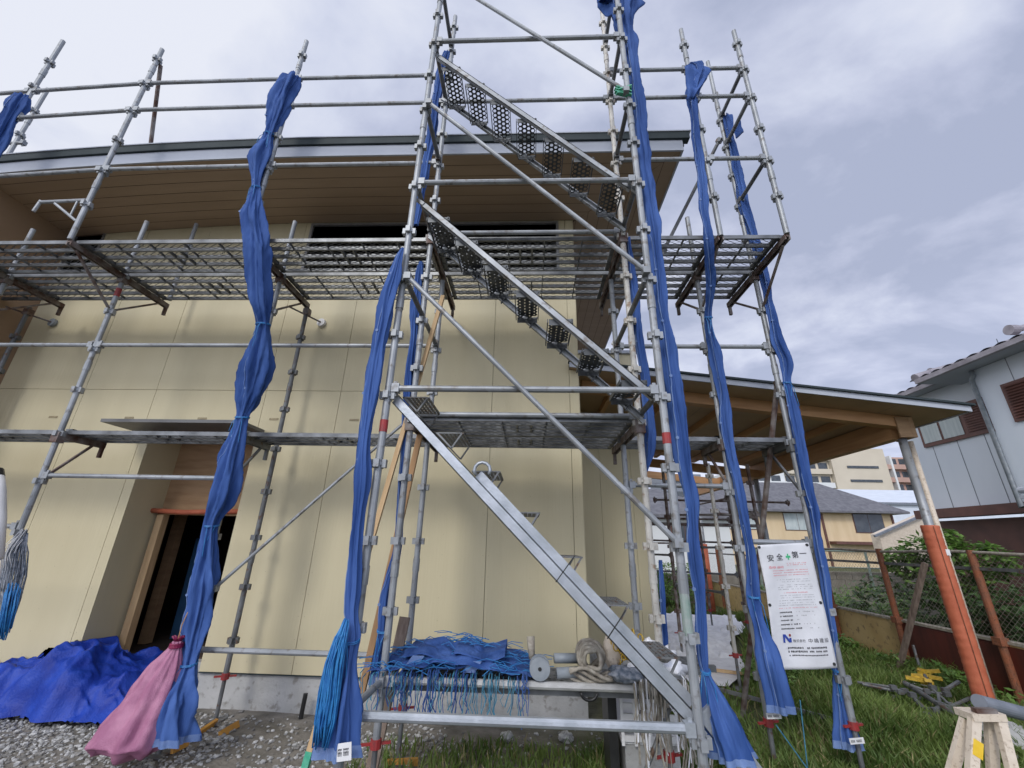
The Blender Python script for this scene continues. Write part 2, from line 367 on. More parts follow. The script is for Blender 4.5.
# left wing wall, lower wing at the right
lw = MB(); lw.box((XL-.3, .42, 0), (XL-.002, WY, 5.73)); lw.box((XL-.012, WY, 0), (XL, WY+.02, 5.73)); lw.build('wing_wall', 'brownwall', house)
r_ = MB()
X2, Y2 = 2.62, 3.03
for a, b_ in ((XR, 1.98), (1.984, 2.43), (2.434, X2)): r_.box((a, Y2, .305), (b_, Y2+.05, 4.42))
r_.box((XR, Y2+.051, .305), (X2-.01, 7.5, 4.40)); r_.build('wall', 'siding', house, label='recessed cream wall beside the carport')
r_ = MB(); r_.box((XR, Y2+.03, -.2), (X2-.03, 7.4, .30)); r_.build('foundation', 'concrete', house)
r_ = MB(); r_.box((XR, Y2-.05, 4.421), (X2+.05, 7.6, 4.47)); r_.build('wing_roof', 'fascia', house)
# eaves: lining boards, fascia, gutter, roof (the eave dips gently towards its left end)
YE, ZE, XE = .37, 5.73, 2.65
XS = [-9 + .55*k for k in range(14)] + [-1.4]
def sweep(b_, ya, yb_, za, zb_, xe):
    xs_ = XS + [xe]
    for a, c_ in zip(xs_, xs_[1:]): b_.box((a, ya, za), (c_, yb_, zb_))
    return b_.dip()
so = MB(); pitch = .155; y = YE
while y < WY - .001:
    y1 = min(y + pitch, WY)
    xe = XE - (y - YE); xe1 = XE - (y1 - YE); xs_ = XS + [xe]
    for a, c_ in zip(xs_, xs_[1:]): so.add([(a, y, ZE), (c_, y, ZE), (xe1 if c_ == xe else c_, y1-.007, ZE), (a, y1-.007, ZE)], [(0,3,2,1)])
    y = y1
x = XE
while x > XR + .001:
    x1 = max(x - pitch, XR)
    so.add([(x, YE + (XE - x), ZE), (x, 9, ZE), (x1+.007, 9, ZE), (x1+.007, YE + (XE - x1), ZE)], [(0,1,2,3)])
    x = x1
so.dip().build('soffit', 'soffit', house)
sweep(MB(), YE+.001, WY+.3, ZE+.004, ZE+.03, XE-.001).build('soffit_backing', 'soffitgap', house)
fa = MB(); fa.box((XR, WY+.31, ZE+.004), (XE-.001, 9, ZE+.03)); fa.build('soffit_backing', 'soffitgap', house)
fa = MB(); fa.box((XE, YE-.02, ZE-.012), (XE+.02, 9, ZE+.145)); sweep(fa, YE-.02, YE, ZE-.012, ZE+.145, XE); fa.build('fascia', 'fascia', house)
fa = MB(); fa.box((XE-.02, YE+.06, ZE+.146), (XE+.07, 9, ZE+.20)); sweep(fa, YE-.045, YE+.04, ZE+.150, ZE+.245, XE+.10); fa.build('gutter', 'gutter', house)
fa = sweep(MB(), YE-.055, YE+.05, ZE+.248, ZE+.262, XE+.12); fa.build('gutter_lip', 'fascia', house)
ro = sweep(MB(), YE+.07, 9, ZE+.05, ZE+.14, XE-.03)
ro.build('roof', 'gutter', house)

# ------------------------------------------------------------------ scaffold
P0, PP = 1.08, .45
def pk(k): return P0 + PP * k
scaf = thing('scaffold', (0, 0, 0), 'tall steel tube scaffold with a stair tower standing in front of the cream house', 'scaffold')
COLX = {'0': -4.97, 'A': -5.4, '1': -3.6, '2': -1.8, 'L': 0, 'R': 1.8, '5': 2.7, '6': 3.3}
ROWY = {'F': -.6, 'O': 0, 'I': .6, 'W': 1.2}
def post(c, r, k0, k1, z0, z1, m='galv', jack=True, parent=None, dirs=4):
    x, y = (COLX[c], ROWY[r]) if isinstance(c, str) else (c, r)
    parent = parent or scaf
    p = MB(); p.tube((x, y, z0 if not jack else .34), (x, y, z1), .0243, 12)
    for k in range(k0, k1 + 1):
        z = pk(k)
        if not (z0 < z < z1): continue
        for a in range(dirs):
            dx, dy = cos(a*pi/2), sin(a*pi/2)
            cx, cy = x + dx*.038, y + dy*.038
            hx, hy = (.012, .017) if abs(dx) > .5 else (.017, .012)
            p.box((cx-hx, cy-hy, z-.028), (cx+hx, cy+hy, z+.022))
        p.tube((x, y, z-.012), (x, y, z+.006), .034, 10)
    k = math.ceil((z0 - P0) / PP / 4) * 4
    for kk in range(k, k1 + 1, 4):
        z = pk(kk) + .26
        if z0 + .3 < z < z1 - .1: p.tube((x, y, z-.05), (x, y, z+.05), .0285, 12)
    o = p.build('post', m, parent, smooth=False)
    if jack:
        j = MB(); j.tube((x, y, 0), (x, y, .40), .017, 10); j.box((x-.07, y-.07, gz(x,y)-.01), (x+.07, y+.07, gz(x,y)+.012)); j.build('base_jack', 'galv_dark', o)
        j = MB(); j.tube((x, y, .32), (x, y, .37), .034, 10); j.beam((x-.085, y-.03, .345), (x+.085, y+.03, .345), .016, .014); j.build('jack_nut', 'red', o)
    return o
SAG = {'0': -.11, '1': -.02}
def P(c, r, k): return V(COLX[c], ROWY[r], pk(k) + .05 + (SAG.get(c, 0) if r == 'O' and k > 8 else 0))
def bar(p, q, m='galv', r=.0214, name='rail', wedge=True, parent=None, rough=False):
    p, q = Vector(p), Vector(q); b_ = MB(); t = (q - p).normalized()
    b_.tube(p + t*.035, q - t*.035, r, 10)
    if wedge:
        for e_, s_ in ((p, 1), (q, -1)):
            c_ = e_ + t * s_ * .045
            b_.beam(c_ - t*s_*.02, c_ + t*s_*.03, .05, .06)
            b_.beam(c_ + V(0,0,.05), c_ - V(0,0,.055), .012, .022, up=t)
    return b_.build(name, m, parent or scaf)
# posts ---- front row of the stair tower
post('L', 'F', -1, 14, 0, 7.75); post('R', 'F', -1, 14, 0, 7.72)
post('L', 'O', -1, 14, 0, 7.60); post('R', 'O', -1, 14, 0, 7.62, 'whitepost')
post('L', 'I', -1, 6, 0, 4.16); post('R', 'I', -1, 7, 0, 4.16)
post('1', 'O', 8, 13, 4.24, 7.12, jack=False); post('2', 'O', 8, 13, 4.24, 7.2, jack=False)
post('5', 'O', 8, 13, 4.22, 7.22, jack=False); post('6', 'O', 8, 13, 4.24, 7.17, jack=False)
post('0', 'O', 8, 13, 4.24, 7.34, jack=False)
post(-5.86, .6, 6, 13, 4.6, 7.38, jack=False)
post('1', 'I', -1, 7, 0, 5.0); post('2', 'I', -1, 7, 0, 4.98)
post('5', 'I', -1, 7, 0, 4.98); post('6', 'I', -1, 13, 0, 7.6)
post('0', 'I', 5, 7, 4.0, 4.9, jack=False)
post('2', 'W', -1, 6, 0, 4.16, 'galv_dark'); post('A', 'W', -1, 6, 0, 4.2, 'galv_dark')
post('1', 'W', 9, 9, 4.3, 5.5, jack=False, m='galv')
# rails (right, left, front)
def R(a, ra, b_, rb, k, m='galv', r=.0214): return bar(P(a, ra, k), P(b_, rb, k), m, r)
for k in (11, 12, 9):
    for a, b_ in (('0','1'), ('1','2'), ('2','L'), ('R','5'), ('5','6')): R(a, 'O', b_, 'O', k)
bar(V(-8, 0, pk(11)-.28), P('0','O',11)); bar(V(-8, 0, pk(12)-.28), P('0','O',12)); bar(V(-8, 0, pk(9)-.28), P('0','O',9))
R('L','O','R','O',11); R('L','O','R','O',7); R('L','O','R','O',3); R('L','O','R','O',-1,'galv_white',.0243)
R('L','F','R','F',11); R('L','F','R','F',7); R('L','F','R','F',3); R('L','F','R','F',-1,'galv_new',.0243)
bar(V(-5.4, .6, pk(5)+.05), P('1','I',5)); R('1','I','2','I',5); R('2','I','L','I',5); R('R','I','5','I',5); R('5','I','6','I',5)
R('1','I','2','I',2); R('2','I','L','I',-1); R('R','I','5','I',2); R('5','I','6','I',1); bar(V(-5.4,.6,pk(1)+.03), P('1','I',1))
bar(V(-8, .6, 6.33), V(-5.7, .6, 6.33))
# transoms in depth
for c in 'LR':
    for k in (13, 11, 9): R(c,'F',c,'O',k,'galv_dark')
    R(c,'F',c,'I',5,'galv_dark'); R(c,'F',c,'O',-1); R(c,'F',c,'O',3,'galv_dark')
R('R','F','R','O',7,'galv_dark'); R('L','F','L','O',7,'galv_dark')
for k in (12, 11, 9): R('6','O','6','I',k,'galv_dark')
bar(at(721,137,Y=.62), at(662,254,Y=1.2), 'galv_dark', name='brace')
bar(V(-3.58, .03, pk(13)), at(155,140,Y=.45)+V(0,.0,-.2), 'rusty', name='brace', wedge=False)
# deck brackets
def bracket(x, y0, y1, k, m='rusty', posty=None, strut=True):
    z = pk(k) - .02
    b_ = MB(); b_.beam((x-.02, y0, z), (x-.02, y1, z), .012, .055); b_.beam((x+.02, y0, z), (x+.02, y1, z), .012, .055)
    b_.tube((x, y0, z+.02), (x, y1, z+.02), .021, 8)
    b_.beam((x, y1-.01, z+.0), (x, y1-.01, z-.13), .03, .03, up=(0,1,0))
    if posty is not None and strut:
        for ye in (y0+.08, y1-.12):
            if abs(ye - posty) > .25: b_.beam((x, posty, z-.42), (x, ye, z-.03), .02, .02)
    b_.box((x-.036, (posty or y0)-.036, z-.07), (x+.036, (posty or y0)+.036, z+.03))
    b_.build('deck_bracket', m, scaf)
for c, py_ in (('1', .6), ('2', .6), ('5', .6), ('6', .6)): bracket(COLX[c], 0, 1.2, 7, posty=py_)
bracket(COLX['0'], 0, 1.2, 7, posty=.6); bracket(.0, 0, 1.25, 7, posty=.0, strut=False); bracket(1.8, 0, 1.22, 7, posty=0, strut=False)
bracket(0, 0, 1.02, 3, posty=0, strut=False); bracket(1.8, 0, 1.02, 3, posty=0, strut=False)
for c in '1256': bracket(COLX[c], .6, 1.06, 3, 'galv_dark' if c in '26' else 'rusty', posty=.6)
bracket(COLX['A'], .6, 1.2, 3, posty=1.2, strut=False)
bk = MB(); bk.tube((-3.63,0,4.74),(-4.12,0,4.72),.017,8); bk.tube((-3.63,0,4.47),(-3.95,0,4.70),.014,8); bk.tube((-3.72,0,4.53),(-3.72,0,4.73),.01,8); bk.tube((-4.12,0,4.74),(-4.14,0,4.60),.016,8)
bk.build('deck_bracket', 'galv', scaf)
# diagonal braces
def brace(p, q, m='galv', r=.0175):
    p, q = Vector(p), Vector(q); t = (q-p).normalized(); b_ = MB(); b_.tube(p, q, r, 10)
    for e_ in (p, q): b_.box(tuple(e_ - V(.024,.026,.026)), tuple(e_ + V(.024,.026,.026)))
    return b_.build('brace', m, scaf)
brace(V(.03,-.65,pk(13)+.08), V(1.77,-.65,pk(9)+.12)); brace(V(.04,-.65,pk(9)+.02), V(1.77,-.65,pk(5)+.04)); brace(V(.05,-.65,pk(5)), V(1.78,-.65,pk(1)+.02))
brace(at(215,588,Y=.56), at(413,415,Y=.56), 'galv', .014)
brace(V(1.84,-.02,.62), V(1.56,-.02,.12), 'galv_dark', .014)
brace(V(3.33,.66,3.02), V(3.0,1.75,0.02), 'rusty', .024)
# wall ties with round pads
for x in (-1.8, -5.4):
    t_ = MB(); t_.tube((x-.18,1.1,pk(7)-.08),(x+.08,1.42,pk(7)-.12),.011,8); t_.box((x-.03,1.17,pk(7)-.14),(x+.04,1.24,pk(7)-.06)); o = t_.build('wall_tie','rusty',scaf)
    t_ = MB(); t_.tube((x+.08,1.415,pk(7)-.12),(x+.085,1.448,pk(7)-.122),.055,20); t_.build('pad','white' if x>-2 else 'disc',o)
# painted bands and tapes
for (x, y, z, h, m) in ((0,-.6,2.22,.04,'red'),(1.8,-.6,2.16,.035,'red'),(-3.6,.6,4.02,.05,'red'),(1.8,-.6,1.22,.14,'greenpaint')):
    t_ = MB(); t_.tube((x,y,z-h),(x,y,z+h),.0262,12); t_.build('paint_band', m, scaf)
t_ = MB(); c_ = V(1.75,-.61,pk(9)+.13)
for k in range(7):
    a = k*.9; t_.beam(c_ + V(-.06+.02*cos(a),-.04,.04*sin(a)), c_ + V(.07,-.045+.01*k,.04*cos(a)), .03, .012)
t_.build('tape', 'green', scaf)

# ------------------------------------------------------------------ walkway planks (lift off: each its own thing)
def plank_mesh(L, w_):
    """side channels, inner bars, ribs and an expanded-metal top; origin at one end, top at z=0"""
    b_ = MB()
    nb = 5 if w_ > .45 else 4
    for i in range(nb):
        y = .012 + (w_-.024) * i / (nb-1)
        b_.box((.03, y-.010, -.045), (L-.03, y+.010, -.006))
    for x in (.05, L-.05): b_.box((x-.02, .024, -.04), (x+.02, w_-.024, -.006))
    k = max(2, round(L/.6)*2 - 1)
    for i in range(1, k):
        x = L*i/k; b_.box((x-.0045, .024, -.030), (x+.0045, w_-.024, -.008))
    if L > 1.5:
        for x in (L/2-.06, L/2+.06): b_.box((x-.008, w_*.25, -.04), (x+.008, w_*.75, -.009))
    for x in (0, L):
        for y in (.05, w_-.05): b_.box((x-.035, y-.02, -.03), (x+.035, y+.02, .014))
    return b_
def lattice_mesh(L, w_):
    b_ = MB(); cx, cy = .042, .021; t = .0048
    nx, ny = int((L-.08)/cx), int((w_-.03)/cy)
    for j in range(ny):
        for i in range(nx):
            x, y = .04 + i*cx, .015 + j*cy
            up = (i + j) % 2
            a, c_ = (y, y+cy) if up else (y+cy, y)
            b_.add([(x, a-t, -.003), (x+cx, c_-t, -.003), (x+cx, c_+t, 0), (x, a+t, 0)], [(0,1,2,3)])
    return b_
cache = {}
def plank(x0, x1, y0, w_, z, label, group, slip=0):
    L = round(x1 - x0, 3); key = (L, w_)
    root = thing('scaffold_plank', (x0, y0, z), label, 'scaffold plank', group)
    if key not in cache:
        fr = plank_mesh(L, w_); lt = lattice_mesh(L, w_)
        a = fr.build('frame', 'deckbar'); b_ = lt.build('mesh_surface', 'mesh'); cache[key] = (a.data, b_.data)
        a.parent = root; b_.parent = root
    else:
        for nm, d in zip(('frame', 'mesh_surface'), cache[key]):
            o = bpy.data.objects.new(nm, d); COL.objects.link(o); o.parent = root
UP = 'steel mesh planks of the upper deck'; LO = 'steel mesh planks of the lower deck'
zU, zL = pk(7)+.05, pk(3)+.05
bays = [(-7.4,-4.97,'far left bay cut off by the picture edge'), (-4.97,-3.6,'bay just right of the tan wing wall'), (-3.6,-1.8,'bay between the two upper left posts'), (-1.8,0,'bay left of the stair tower'), (0,1.8,'stair tower bay'), (1.8,2.7,'short bay right of the stair tower'), (2.7,3.3,'narrow end bay at the right')]
for a, b_, d in bays:
    plank(a, b_, .05, .5, zU, 'outer mesh plank of upper deck, ' + d, UP)
    plank(a, b_, .60, .5, zU, 'inner mesh plank of upper deck, ' + d, UP)
plank(-7.2, -5.4, .64, .4, zL, 'lower deck steel plank at the left picture edge', LO)
plank(-5.4, -3.6, .64, .4, zL, 'lower deck steel plank left of the door canopy', LO)
plank(-3.6, -1.8, .64, .4, zL, 'lower deck steel plank running below the door canopy', LO)
plank(-1.8, 0, .64, .4, zL, 'lower deck steel plank between canopy and stair tower', LO)
plank(0, 1.8, .02, .5, zL, 'front dark steel plank of the stair tower landing', LO)
plank(0, 1.8, .53, .5, zL, 'rear dark steel plank of the stair tower landing', LO)
plank(1.8, 2.7, .62, .4, zL, 'lower deck plank right of the stair tower in front of the carport', LO)
plank(2.7, 3.3, .62, .4, zL, 'short lower deck plank at the right end of the scaffold', LO)
plank(0, 1.8, .04, .5, .66, 'low steel plank carrying the piled nets and ropes', LO)
plank(1.86, 2.36, .62, .40, .66, 'low slotted plank behind the foot of the bottom stair', LO)

# ------------------------------------------------------------------ stair flights
def hexplate(b_, o, ex, ey, nx, ny, r, hole=.60):
    """plate of hexagonal cells with round holes: o corner, ex/ey unit axes, r cell radius"""
    n_ = ex.cross(ey).normalized() * .002
    for j in range(ny):
        for i in range(nx):
            c_ = o + ex * (r*1.732*(i + .5 + (.5 if j % 2 else 0))) + ey * (r * (1 + 1.5*j))
            outer = [c_ + (ex*cos(pi/6+k*pi/3) + ey*sin(pi/6+k*pi/3)) * r * 1.01 for k in range(6)]
            inner = [c_ + (ex*cos(pi/6+k*pi/3) + ey*sin(pi/6+k*pi/3)) * r * hole for k in range(6)]
            b_.add([p + n_ for p in outer + inner], [(k, (k+1) % 6, 6+(k+1) % 6, 6+k) for k in range(6)])
def flight(p, q, label, nt, style='hex', yb=-.10, sw=.05, hole=.60):
    """p upper, q lower end of the front stringer (same Y)"""
    p, q = Vector(p), Vector(q); root = thing('stair_flight', q, label, 'scaffold stair', 'steel stair flights of the scaffold tower')
    d = (q - p).normalized(); m_ = 'galv' if style == 'hex' else 'galv_new'
    for y in ((p.y, yb) if style == 'hex' else (p.y,)):
        s_ = MB(); a, b_ = V(p.x, y, p.z), V(q.x, y, q.z)
        s_.beam(a, b_, .006, sw, up=(0,0,1)); nrm = V(d.z, 0, -d.x) if d.z < 0 else V(-d.z,0,d.x)
        nrm = V(-d.z, 0, d.x)
        io = 1 if y == p.y else -1
        for sgn in (-1, 1): s_.beam(a + nrm*sgn*(sw/2-.003) + V(0, io*.014, 0), b_ + nrm*sgn*(sw/2-.003) + V(0, io*.014, 0), .034, .006, up=nrm)
        s_.beam(a + V(0,0,.0), a + V(-.06,0,.05), .02, .03); s_.beam(b_, b_ + V(.04,0,-.05), .02, .03)
        s_.build('stringer', m_, root)
    y0, y1 = p.y + .035, yb - .03; wd = y1 - y0
    for i in range(nt):
        t = (i + .5) / nt; c_ = p.lerp(q, t)
        tr = MB(); dep = .165
        z = c_.z + (.015 if style == 'hex' else .15)
        if style == 'hex':
            r = .0255; nx = int(wd / (r*1.732)); ny = 4
            hexplate(tr, V(c_.x - dep/2, y1, z), V(0,-1,0), V(1,0,0), nx, ny, r, hole)
        else:
            for k in range(7):
                x = c_.x - dep/2 + dep*k/6; tr.box((x-.009, y0, z-.004), (x+.009, y1, z+.004))
            for k in range(8):
                y = y0 + wd*k/7; tr.box((c_.x-dep/2, y-.006, z-.0035), (c_.x+dep/2, y+.006, z+.0035))
        if style == 'hex': tr.box((c_.x-dep/2-.012, y0, z-.028), (c_.x-dep/2-.006, y1, z+.003)); tr.box((c_.x+dep/2+.004, y0, z-.03), (c_.x+dep/2+.01, y1, z+.003))
        if style == 'hex': tr.beam(V(c_.x-dep/2, y1, z-.025), V(c_.x+dep/2, y1, z-.025), .004, .05); tr.beam(V(c_.x-dep/2, y0, z-.025), V(c_.x+dep/2, y0, z-.025), .004, .05)
        for y in (y0, y1):
            tr.beam(V(c_.x+dep/2, y, z), V(c_.x+.02, y, z-.10), .012, .010)
            if style != 'hex': tr.beam(V(c_.x-dep/2, y, z), V(c_.x+.02, y, z-.10), .012, .010)
        tr.build('tread', 'tread' if style == 'hex' else 'galv_dark', root)
    return root
flight(V(.04,-.55,5.94), V(1.76,-.55,4.25), 'top stair flight with round holed treads seen against the sky', 7)
flight(V(.07,-.55,4.10), V(1.77,-.55,2.45), 'middle stair flight with dark dotted treads below the upper deck', 7, hole=.26)
f1 = flight(V(.04,-.55,2.42), V(1.80,-.55,.69), 'bottom stair flight with broad bright galvanised stringer reaching the ground rail', 7, 'grid', sw=.066)
ex = MB(); a, b_ = V(.62,-.50,1.93), V(1.80,-.50,.76); ex.beam(a, b_, .05, .062); ex.build('stringer', 'galv_new', f1)
ex = MB(); pts = [V(.62,-.55,1.93)+V(.05*cos(t)+.03, -.02, .05*sin(t)+.02) for t in [i*pi/6 for i in range(-1,8)]]; ex.path(pts, .011, 8); ex.build('hook', 'galv_new', f1, smooth=True)
ex = MB()
for t in (.45, .68): 
    c_ = a.lerp(b_, t); 
    for y in (-.535,): ex.beam(c_ + V(-.055,y+.44,-.075), c_ + V(.055,y+.44,.065), .006, .006)
ex.build('tie_wire', 'black', f1)
b2 = MB(); b2.beam(V(1.86,-.5,.74), V(2.12,-.5,.42), .06, .10); tag(b2.build('steel_channel', 'galv_new'), 'short galvanised channel poking out below the widest blue sheet bundle', 'metal channel')

# ------------------------------------------------------------------ rolled blue mesh sheets
def bundle(pts, name, label, m='sheet', seed=0, ties=(), hem=True, nfold=6, group='blue mesh sheets tied up along the scaffold posts', tagpos=None, flare=False):
    """pts: (px, py, half width px, plane Y). A gathered cloth: pleated section that twists along its length."""
    ctl = []
    for px, py, hw, y in pts:
        p = at(px, py, Y=y); k_ = .66 if hw <= 12 else .72 if hw < 20 else .88
        ctl.append((p, hw * k_ * dist(p) / FPX))
    rnd = random.Random(seed); root = thing(name, ctl[-1][0], label, 'mesh sheet', group)
    n_, sub = 72, []
    for i in range(len(ctl)-1):
        (p0, r0), (p1, r1) = ctl[i], ctl[i+1]; k = max(3, int((p1-p0).length / .03))
        pm, rm = ctl[max(i-1,0)]; pn, rn = ctl[min(i+2, len(ctl)-1)]
        for j in range(k):
            t = j / k
            h = lambda a, b_, c_, d: .5*((2*b_) + (-a + c_)*t + (2*a - 5*b_ + 4*c_ - d)*t*t + (-a + 3*b_ - 3*c_ + d)*t**3)
            sub.append((V(*[h(pm[q], p0[q], p1[q], pn[q]) for q in range(3)]), max(.006, h(rm, r0, r1, rn))))
    sub.append(ctl[-1])
    sub = [(p + V(.012*noise.noise(V(p.z*3, seed, 0)), 0, 0), r*(1 + .22*noise.noise(V(p.z*4.5, seed, 3)))) for p, r in sub]
    L = [0]
    for i in range(1, len(sub)): L.append(L[-1] + (sub[i][0]-sub[i-1][0]).length)
    ph = rnd.uniform(0, 6); tw = rnd.uniform(1.5, 3) * rnd.choice((-1, 1)); b_ = MB(); vs = []
    for i, (p, r) in enumerate(sub):
        for k in range(n_):
            a = 2*pi*k/n_
            s_ = L[i]
            fold = .30*(1-2*abs(sin(.5*(nfold*a + tw*s_ + ph + 2.2*noise.noise(V(s_*2.2, seed, cos(a))))))) + .12*sin((nfold*2+1)*a - tw*1.3*s_ + ph*2) + .26*noise.noise(V(cos(a)*1.6+seed*7, sin(a)*1.6, s_*3.4)) + .17*abs(noise.noise(V(cos(a + tw*s_)*3.2+seed*7, sin(a + tw*s_)*3.2, s_*6))) - .05 + .07*noise.noise(V(cos(a)*6+seed*7, sin(a)*6, s_*18))
            amp = 1.0 if r > .03 else .7
            rr = r * (.93 + amp*fold)
            vs.append(p + V(cos(a)*rr, sin(a)*min(rr*.8, .09+.3*max(0,rr-.1)), .0))
    fs = [(i*n_+k, i*n_+(k+1) % n_, (i+1)*n_+(k+1) % n_, (i+1)*n_+k) for i in range(len(sub)-1) for k in range(n_)]
    b_.add(vs, fs); b_.build('cloth', m, root, smooth=True)
    if hem:
        hm = MB()
        e = []
        i0, i1 = len(sub)-3, len(sub)-1
        for i in (i0, i1):
            for k in range(n_+1):
                v_ = vs[i*n_ + k % n_]; c_ = sub[i][0]; d = (v_-c_); d = d.normalized()*.003 if d.length else d; e.append(v_ + d)
        hm.add(e, [(k, k+1, n_+1+k+1, n_+1+k) for k in range(n_)]); hm.build('hem', 'sheetpale', root, smooth=True)
    # eyelet edge: a thin pale seam with grommets running down one fold
    ee = MB()
    k0 = rnd.randrange(n_)
    seam = []
    for i in range(2, len(sub)-1):
        a = int(k0 + tw*L[i]*2) % n_
        kk = int(n_*.62 + 5*sin(L[i]*2.1+ph)) % n_
        seam.append(vs[i*n_+kk] + (vs[i*n_+kk]-sub[i][0]).normalized()*.002)
    if len(seam) > 4:
        ee.path(seam, .0035, 5)
        for i in range(6, len(seam)-4, 14):
            c_ = seam[i]; ee.tube(c_ + V(0,.004,0), c_ + V(0,-.005,0), .011, 8)
        ee.build('eyelet_edge', 'sheetpale', root)
    for t in ties:
        i = min(range(len(sub)), key=lambda q: abs(sub[q][0].z - at(*t[:2], Y=t[2]).z)); c_, r = sub[i]
        tm = MB(); 
        for dz in (0, .008): tm.path([c_ + V(cos(a)*r*1.12, sin(a)*min(r*.95,.1), dz + .01*sin(a)) for a in [k*pi/8 for k in range(17)]], .004, 5, False)
        for q in range(3):
            a = rnd.uniform(3.3, 6); st = c_ + V(cos(a)*r, sin(a)*r*.9, 0); tm.path([st, st + V(.02*(q-1), -.02, -.06), st + V(.035*(q-1), -.015, -.14-.05*q)], .0028, 5)
        tm.build('tie', 'rope_blue', root)
    if tagpos:
        px, py, w_, h_, y, tilt = tagpos; c_ = at(px, py, Y=y)
        ux, uz = V(cos(tilt), 0, sin(tilt))*w_/2, V(-sin(tilt), 0, cos(tilt))*h_/2
        tm = MB(); tm.slab([c_-ux-uz, c_+ux-uz, c_+ux+uz, c_-ux+uz], .003); o = tm.build('name_tag', 'white', root)
        tm = MB(); f_ = V(0,-.002,0)
        for q in range(-4, 5):
            if q in (-1, 4): continue
            c2 = c_ + ux*q*.19 + f_; a_, b2_ = ux*.07, uz*.40
            for sx, sz, hx, hz in ((-.8,0,.25,1),(.1,.8,.9,.2),(.1,-.1,.7,.2),(.5,-.5,.25,.6)):
                c3 = c2 + a_*sx + b2_*sz; tm.add([c3-a_*hx-b2_*hz, c3+a_*hx-b2_*hz, c3+a_*hx+b2_*hz, c3-a_*hx+b2_*hz], [(0,1,2,3)])
        tm.build('tag_print', 'ink', o)
    return root
bundle([(23,96,8,-.03),(17,104,11,-.03),(10,118,9,-.03),(-2,140,11,-.03),(-30,185,12,-.02),(-70,250,12,0)], 'sheet_bundle', 'blue sheet knotted on the leftmost roof level post', seed=1, hem=False)
bundle([(293,77,12,-.05),(286,88,14,-.05),(277,110,13,-.05),(269,135,7,-.05),(264,150,13,-.05),(258,166,12,-.05),(256,188,6,-.05),(254,215,15,-.05),(255,235,16,-.04),(257,262,15,.0),(259,300,14,.1),(263,325,9,.2),(259,352,17,.3),(252,390,18,.38),(242,418,9,.42),(232,455,14,.46),(222,500,15,.48),(211,526,10,.5),(205,570,15,.5),(198,620,16,.5),(188,664,11,.45),(176,700,24,.36),(170,742,27,.36)],
       'sheet_bundle', 'long tied blue sheet beside the pink sack, left of the lower plank rail', seed=2, nfold=5, ties=[(269,135,-.05),(256,188,-.05),(263,325,.2),(242,418,.42),(211,526,.5),(188,662,.5)], tagpos=(177,708,.18,.05,.36,.12))
bundle([(447,52,4,-.02),(442,70,7,0),(437,95,6,0),(433,125,6,0),(427,160,6,0),(421,195,6,0),(416,225,4,0)], 'sheet_bundle', 'blue sheet strip behind the upper left post of the stair tower', seed=3, hem=False)
bundle([(403,248,2,-.66),(398,262,6,-.66),(388,300,10,-.66),(380,340,9,-.66),(372,385,11,-.66),(366,430,8,-.66),(361,480,10,-.66),(357,530,8,-.66),(353,580,11,-.66),(351,612,8,-.66),(352,635,11,-.66),(348,662,12,-.66),(342,700,20,-.66),(338,755,24,-.66)],
       'sheet_bundle', 'blue sheet down the front left post of the stair tower, beside the string hank', seed=4, nfold=5, ties=[(350,640,-.66)], tagpos=(344,752,.07,.07,-.75,.15))
bundle([(421,262,3,.03),(417,300,7,.03),(413,340,6,.03),(409,385,6,.03),(406,430,6,.04),(402,480,5,.04),(399,530,6,.04),(392,575,7,.04),(386,600,8,.04),(383,640,8,.04),(378,660,7,.04),(375,684,9,.04)],
       'sheet_bundle', 'narrow blue sheet behind the second left post of the stair tower, ending above the ground', seed=5, ties=[(383,630,.04)])
bundle([(604,0,9,-.5),(622,-8,20,-.5),(624,18,13,-.5),(630,55,11,-.5),(636,90,10,-.5),(640,125,9,-.5),(645,165,9,-.5),(650,205,9,-.5),(656,250,9,-.5),(661,300,9,-.5),(668,345,11,-.5),(674,390,12,-.5),(679,425,12,-.5),(685,470,10,-.5),(692,520,9,-.5),(697,570,8,-.5),(701,620,8,-.5),(703,660,7,-.5),(705,672,6,-.5),(713,700,15,-.5),(728,745,24,-.5),(732,760,27,-.5)],
       'sheet_bundle', 'widest blue sheet hanging down the front right post of the stair tower', seed=6, nfold=5, ties=[(704,671,-.5)])
bundle([(629,237,2,.05),(632,270,5,.05),(636,305,6,.05),(640,345,6,.05),(645,385,6,.05),(650,420,8,.05),(649,450,7,.05),(645,472,3,.05)], 'sheet_bundle', 'blue sheet loop behind the paint splashed post of the stair tower', seed=7, hem=False)
bundle([(660,560,3,.1),(662,590,4,.1),(664,620,4,.1),(666,640,4,.1),(667,662,3,.1)], 'sheet_bundle', 'thin blue strip ending low beside the paint splashed post', seed=17, hem=False)
bundle([(690,66,7,-.03),(698,72,14,-.03),(693,92,9,-.03),(694,110,6,-.03),(698,150,6,-.03),(703,195,6,-.03),(708,240,6,.0),(711,280,6,.2),(709,318,5,.4),(714,350,8,.5),(721,385,7,.52),(725,420,8,.54),(731,455,7,.54),(739,490,7,.54),(747,530,6,.54),(752,570,7,.54),(756,605,8,.54),(762,635,10,.46),(771,675,15,.40),(780,712,17,.40)],
       'sheet_bundle', 'blue sheet along the second post from the right end, left of the white banner', seed=8, nfold=5, ties=[(709,318,.4),(756,596,.54)], tagpos=(774,716,.1,.035,.42,.05))
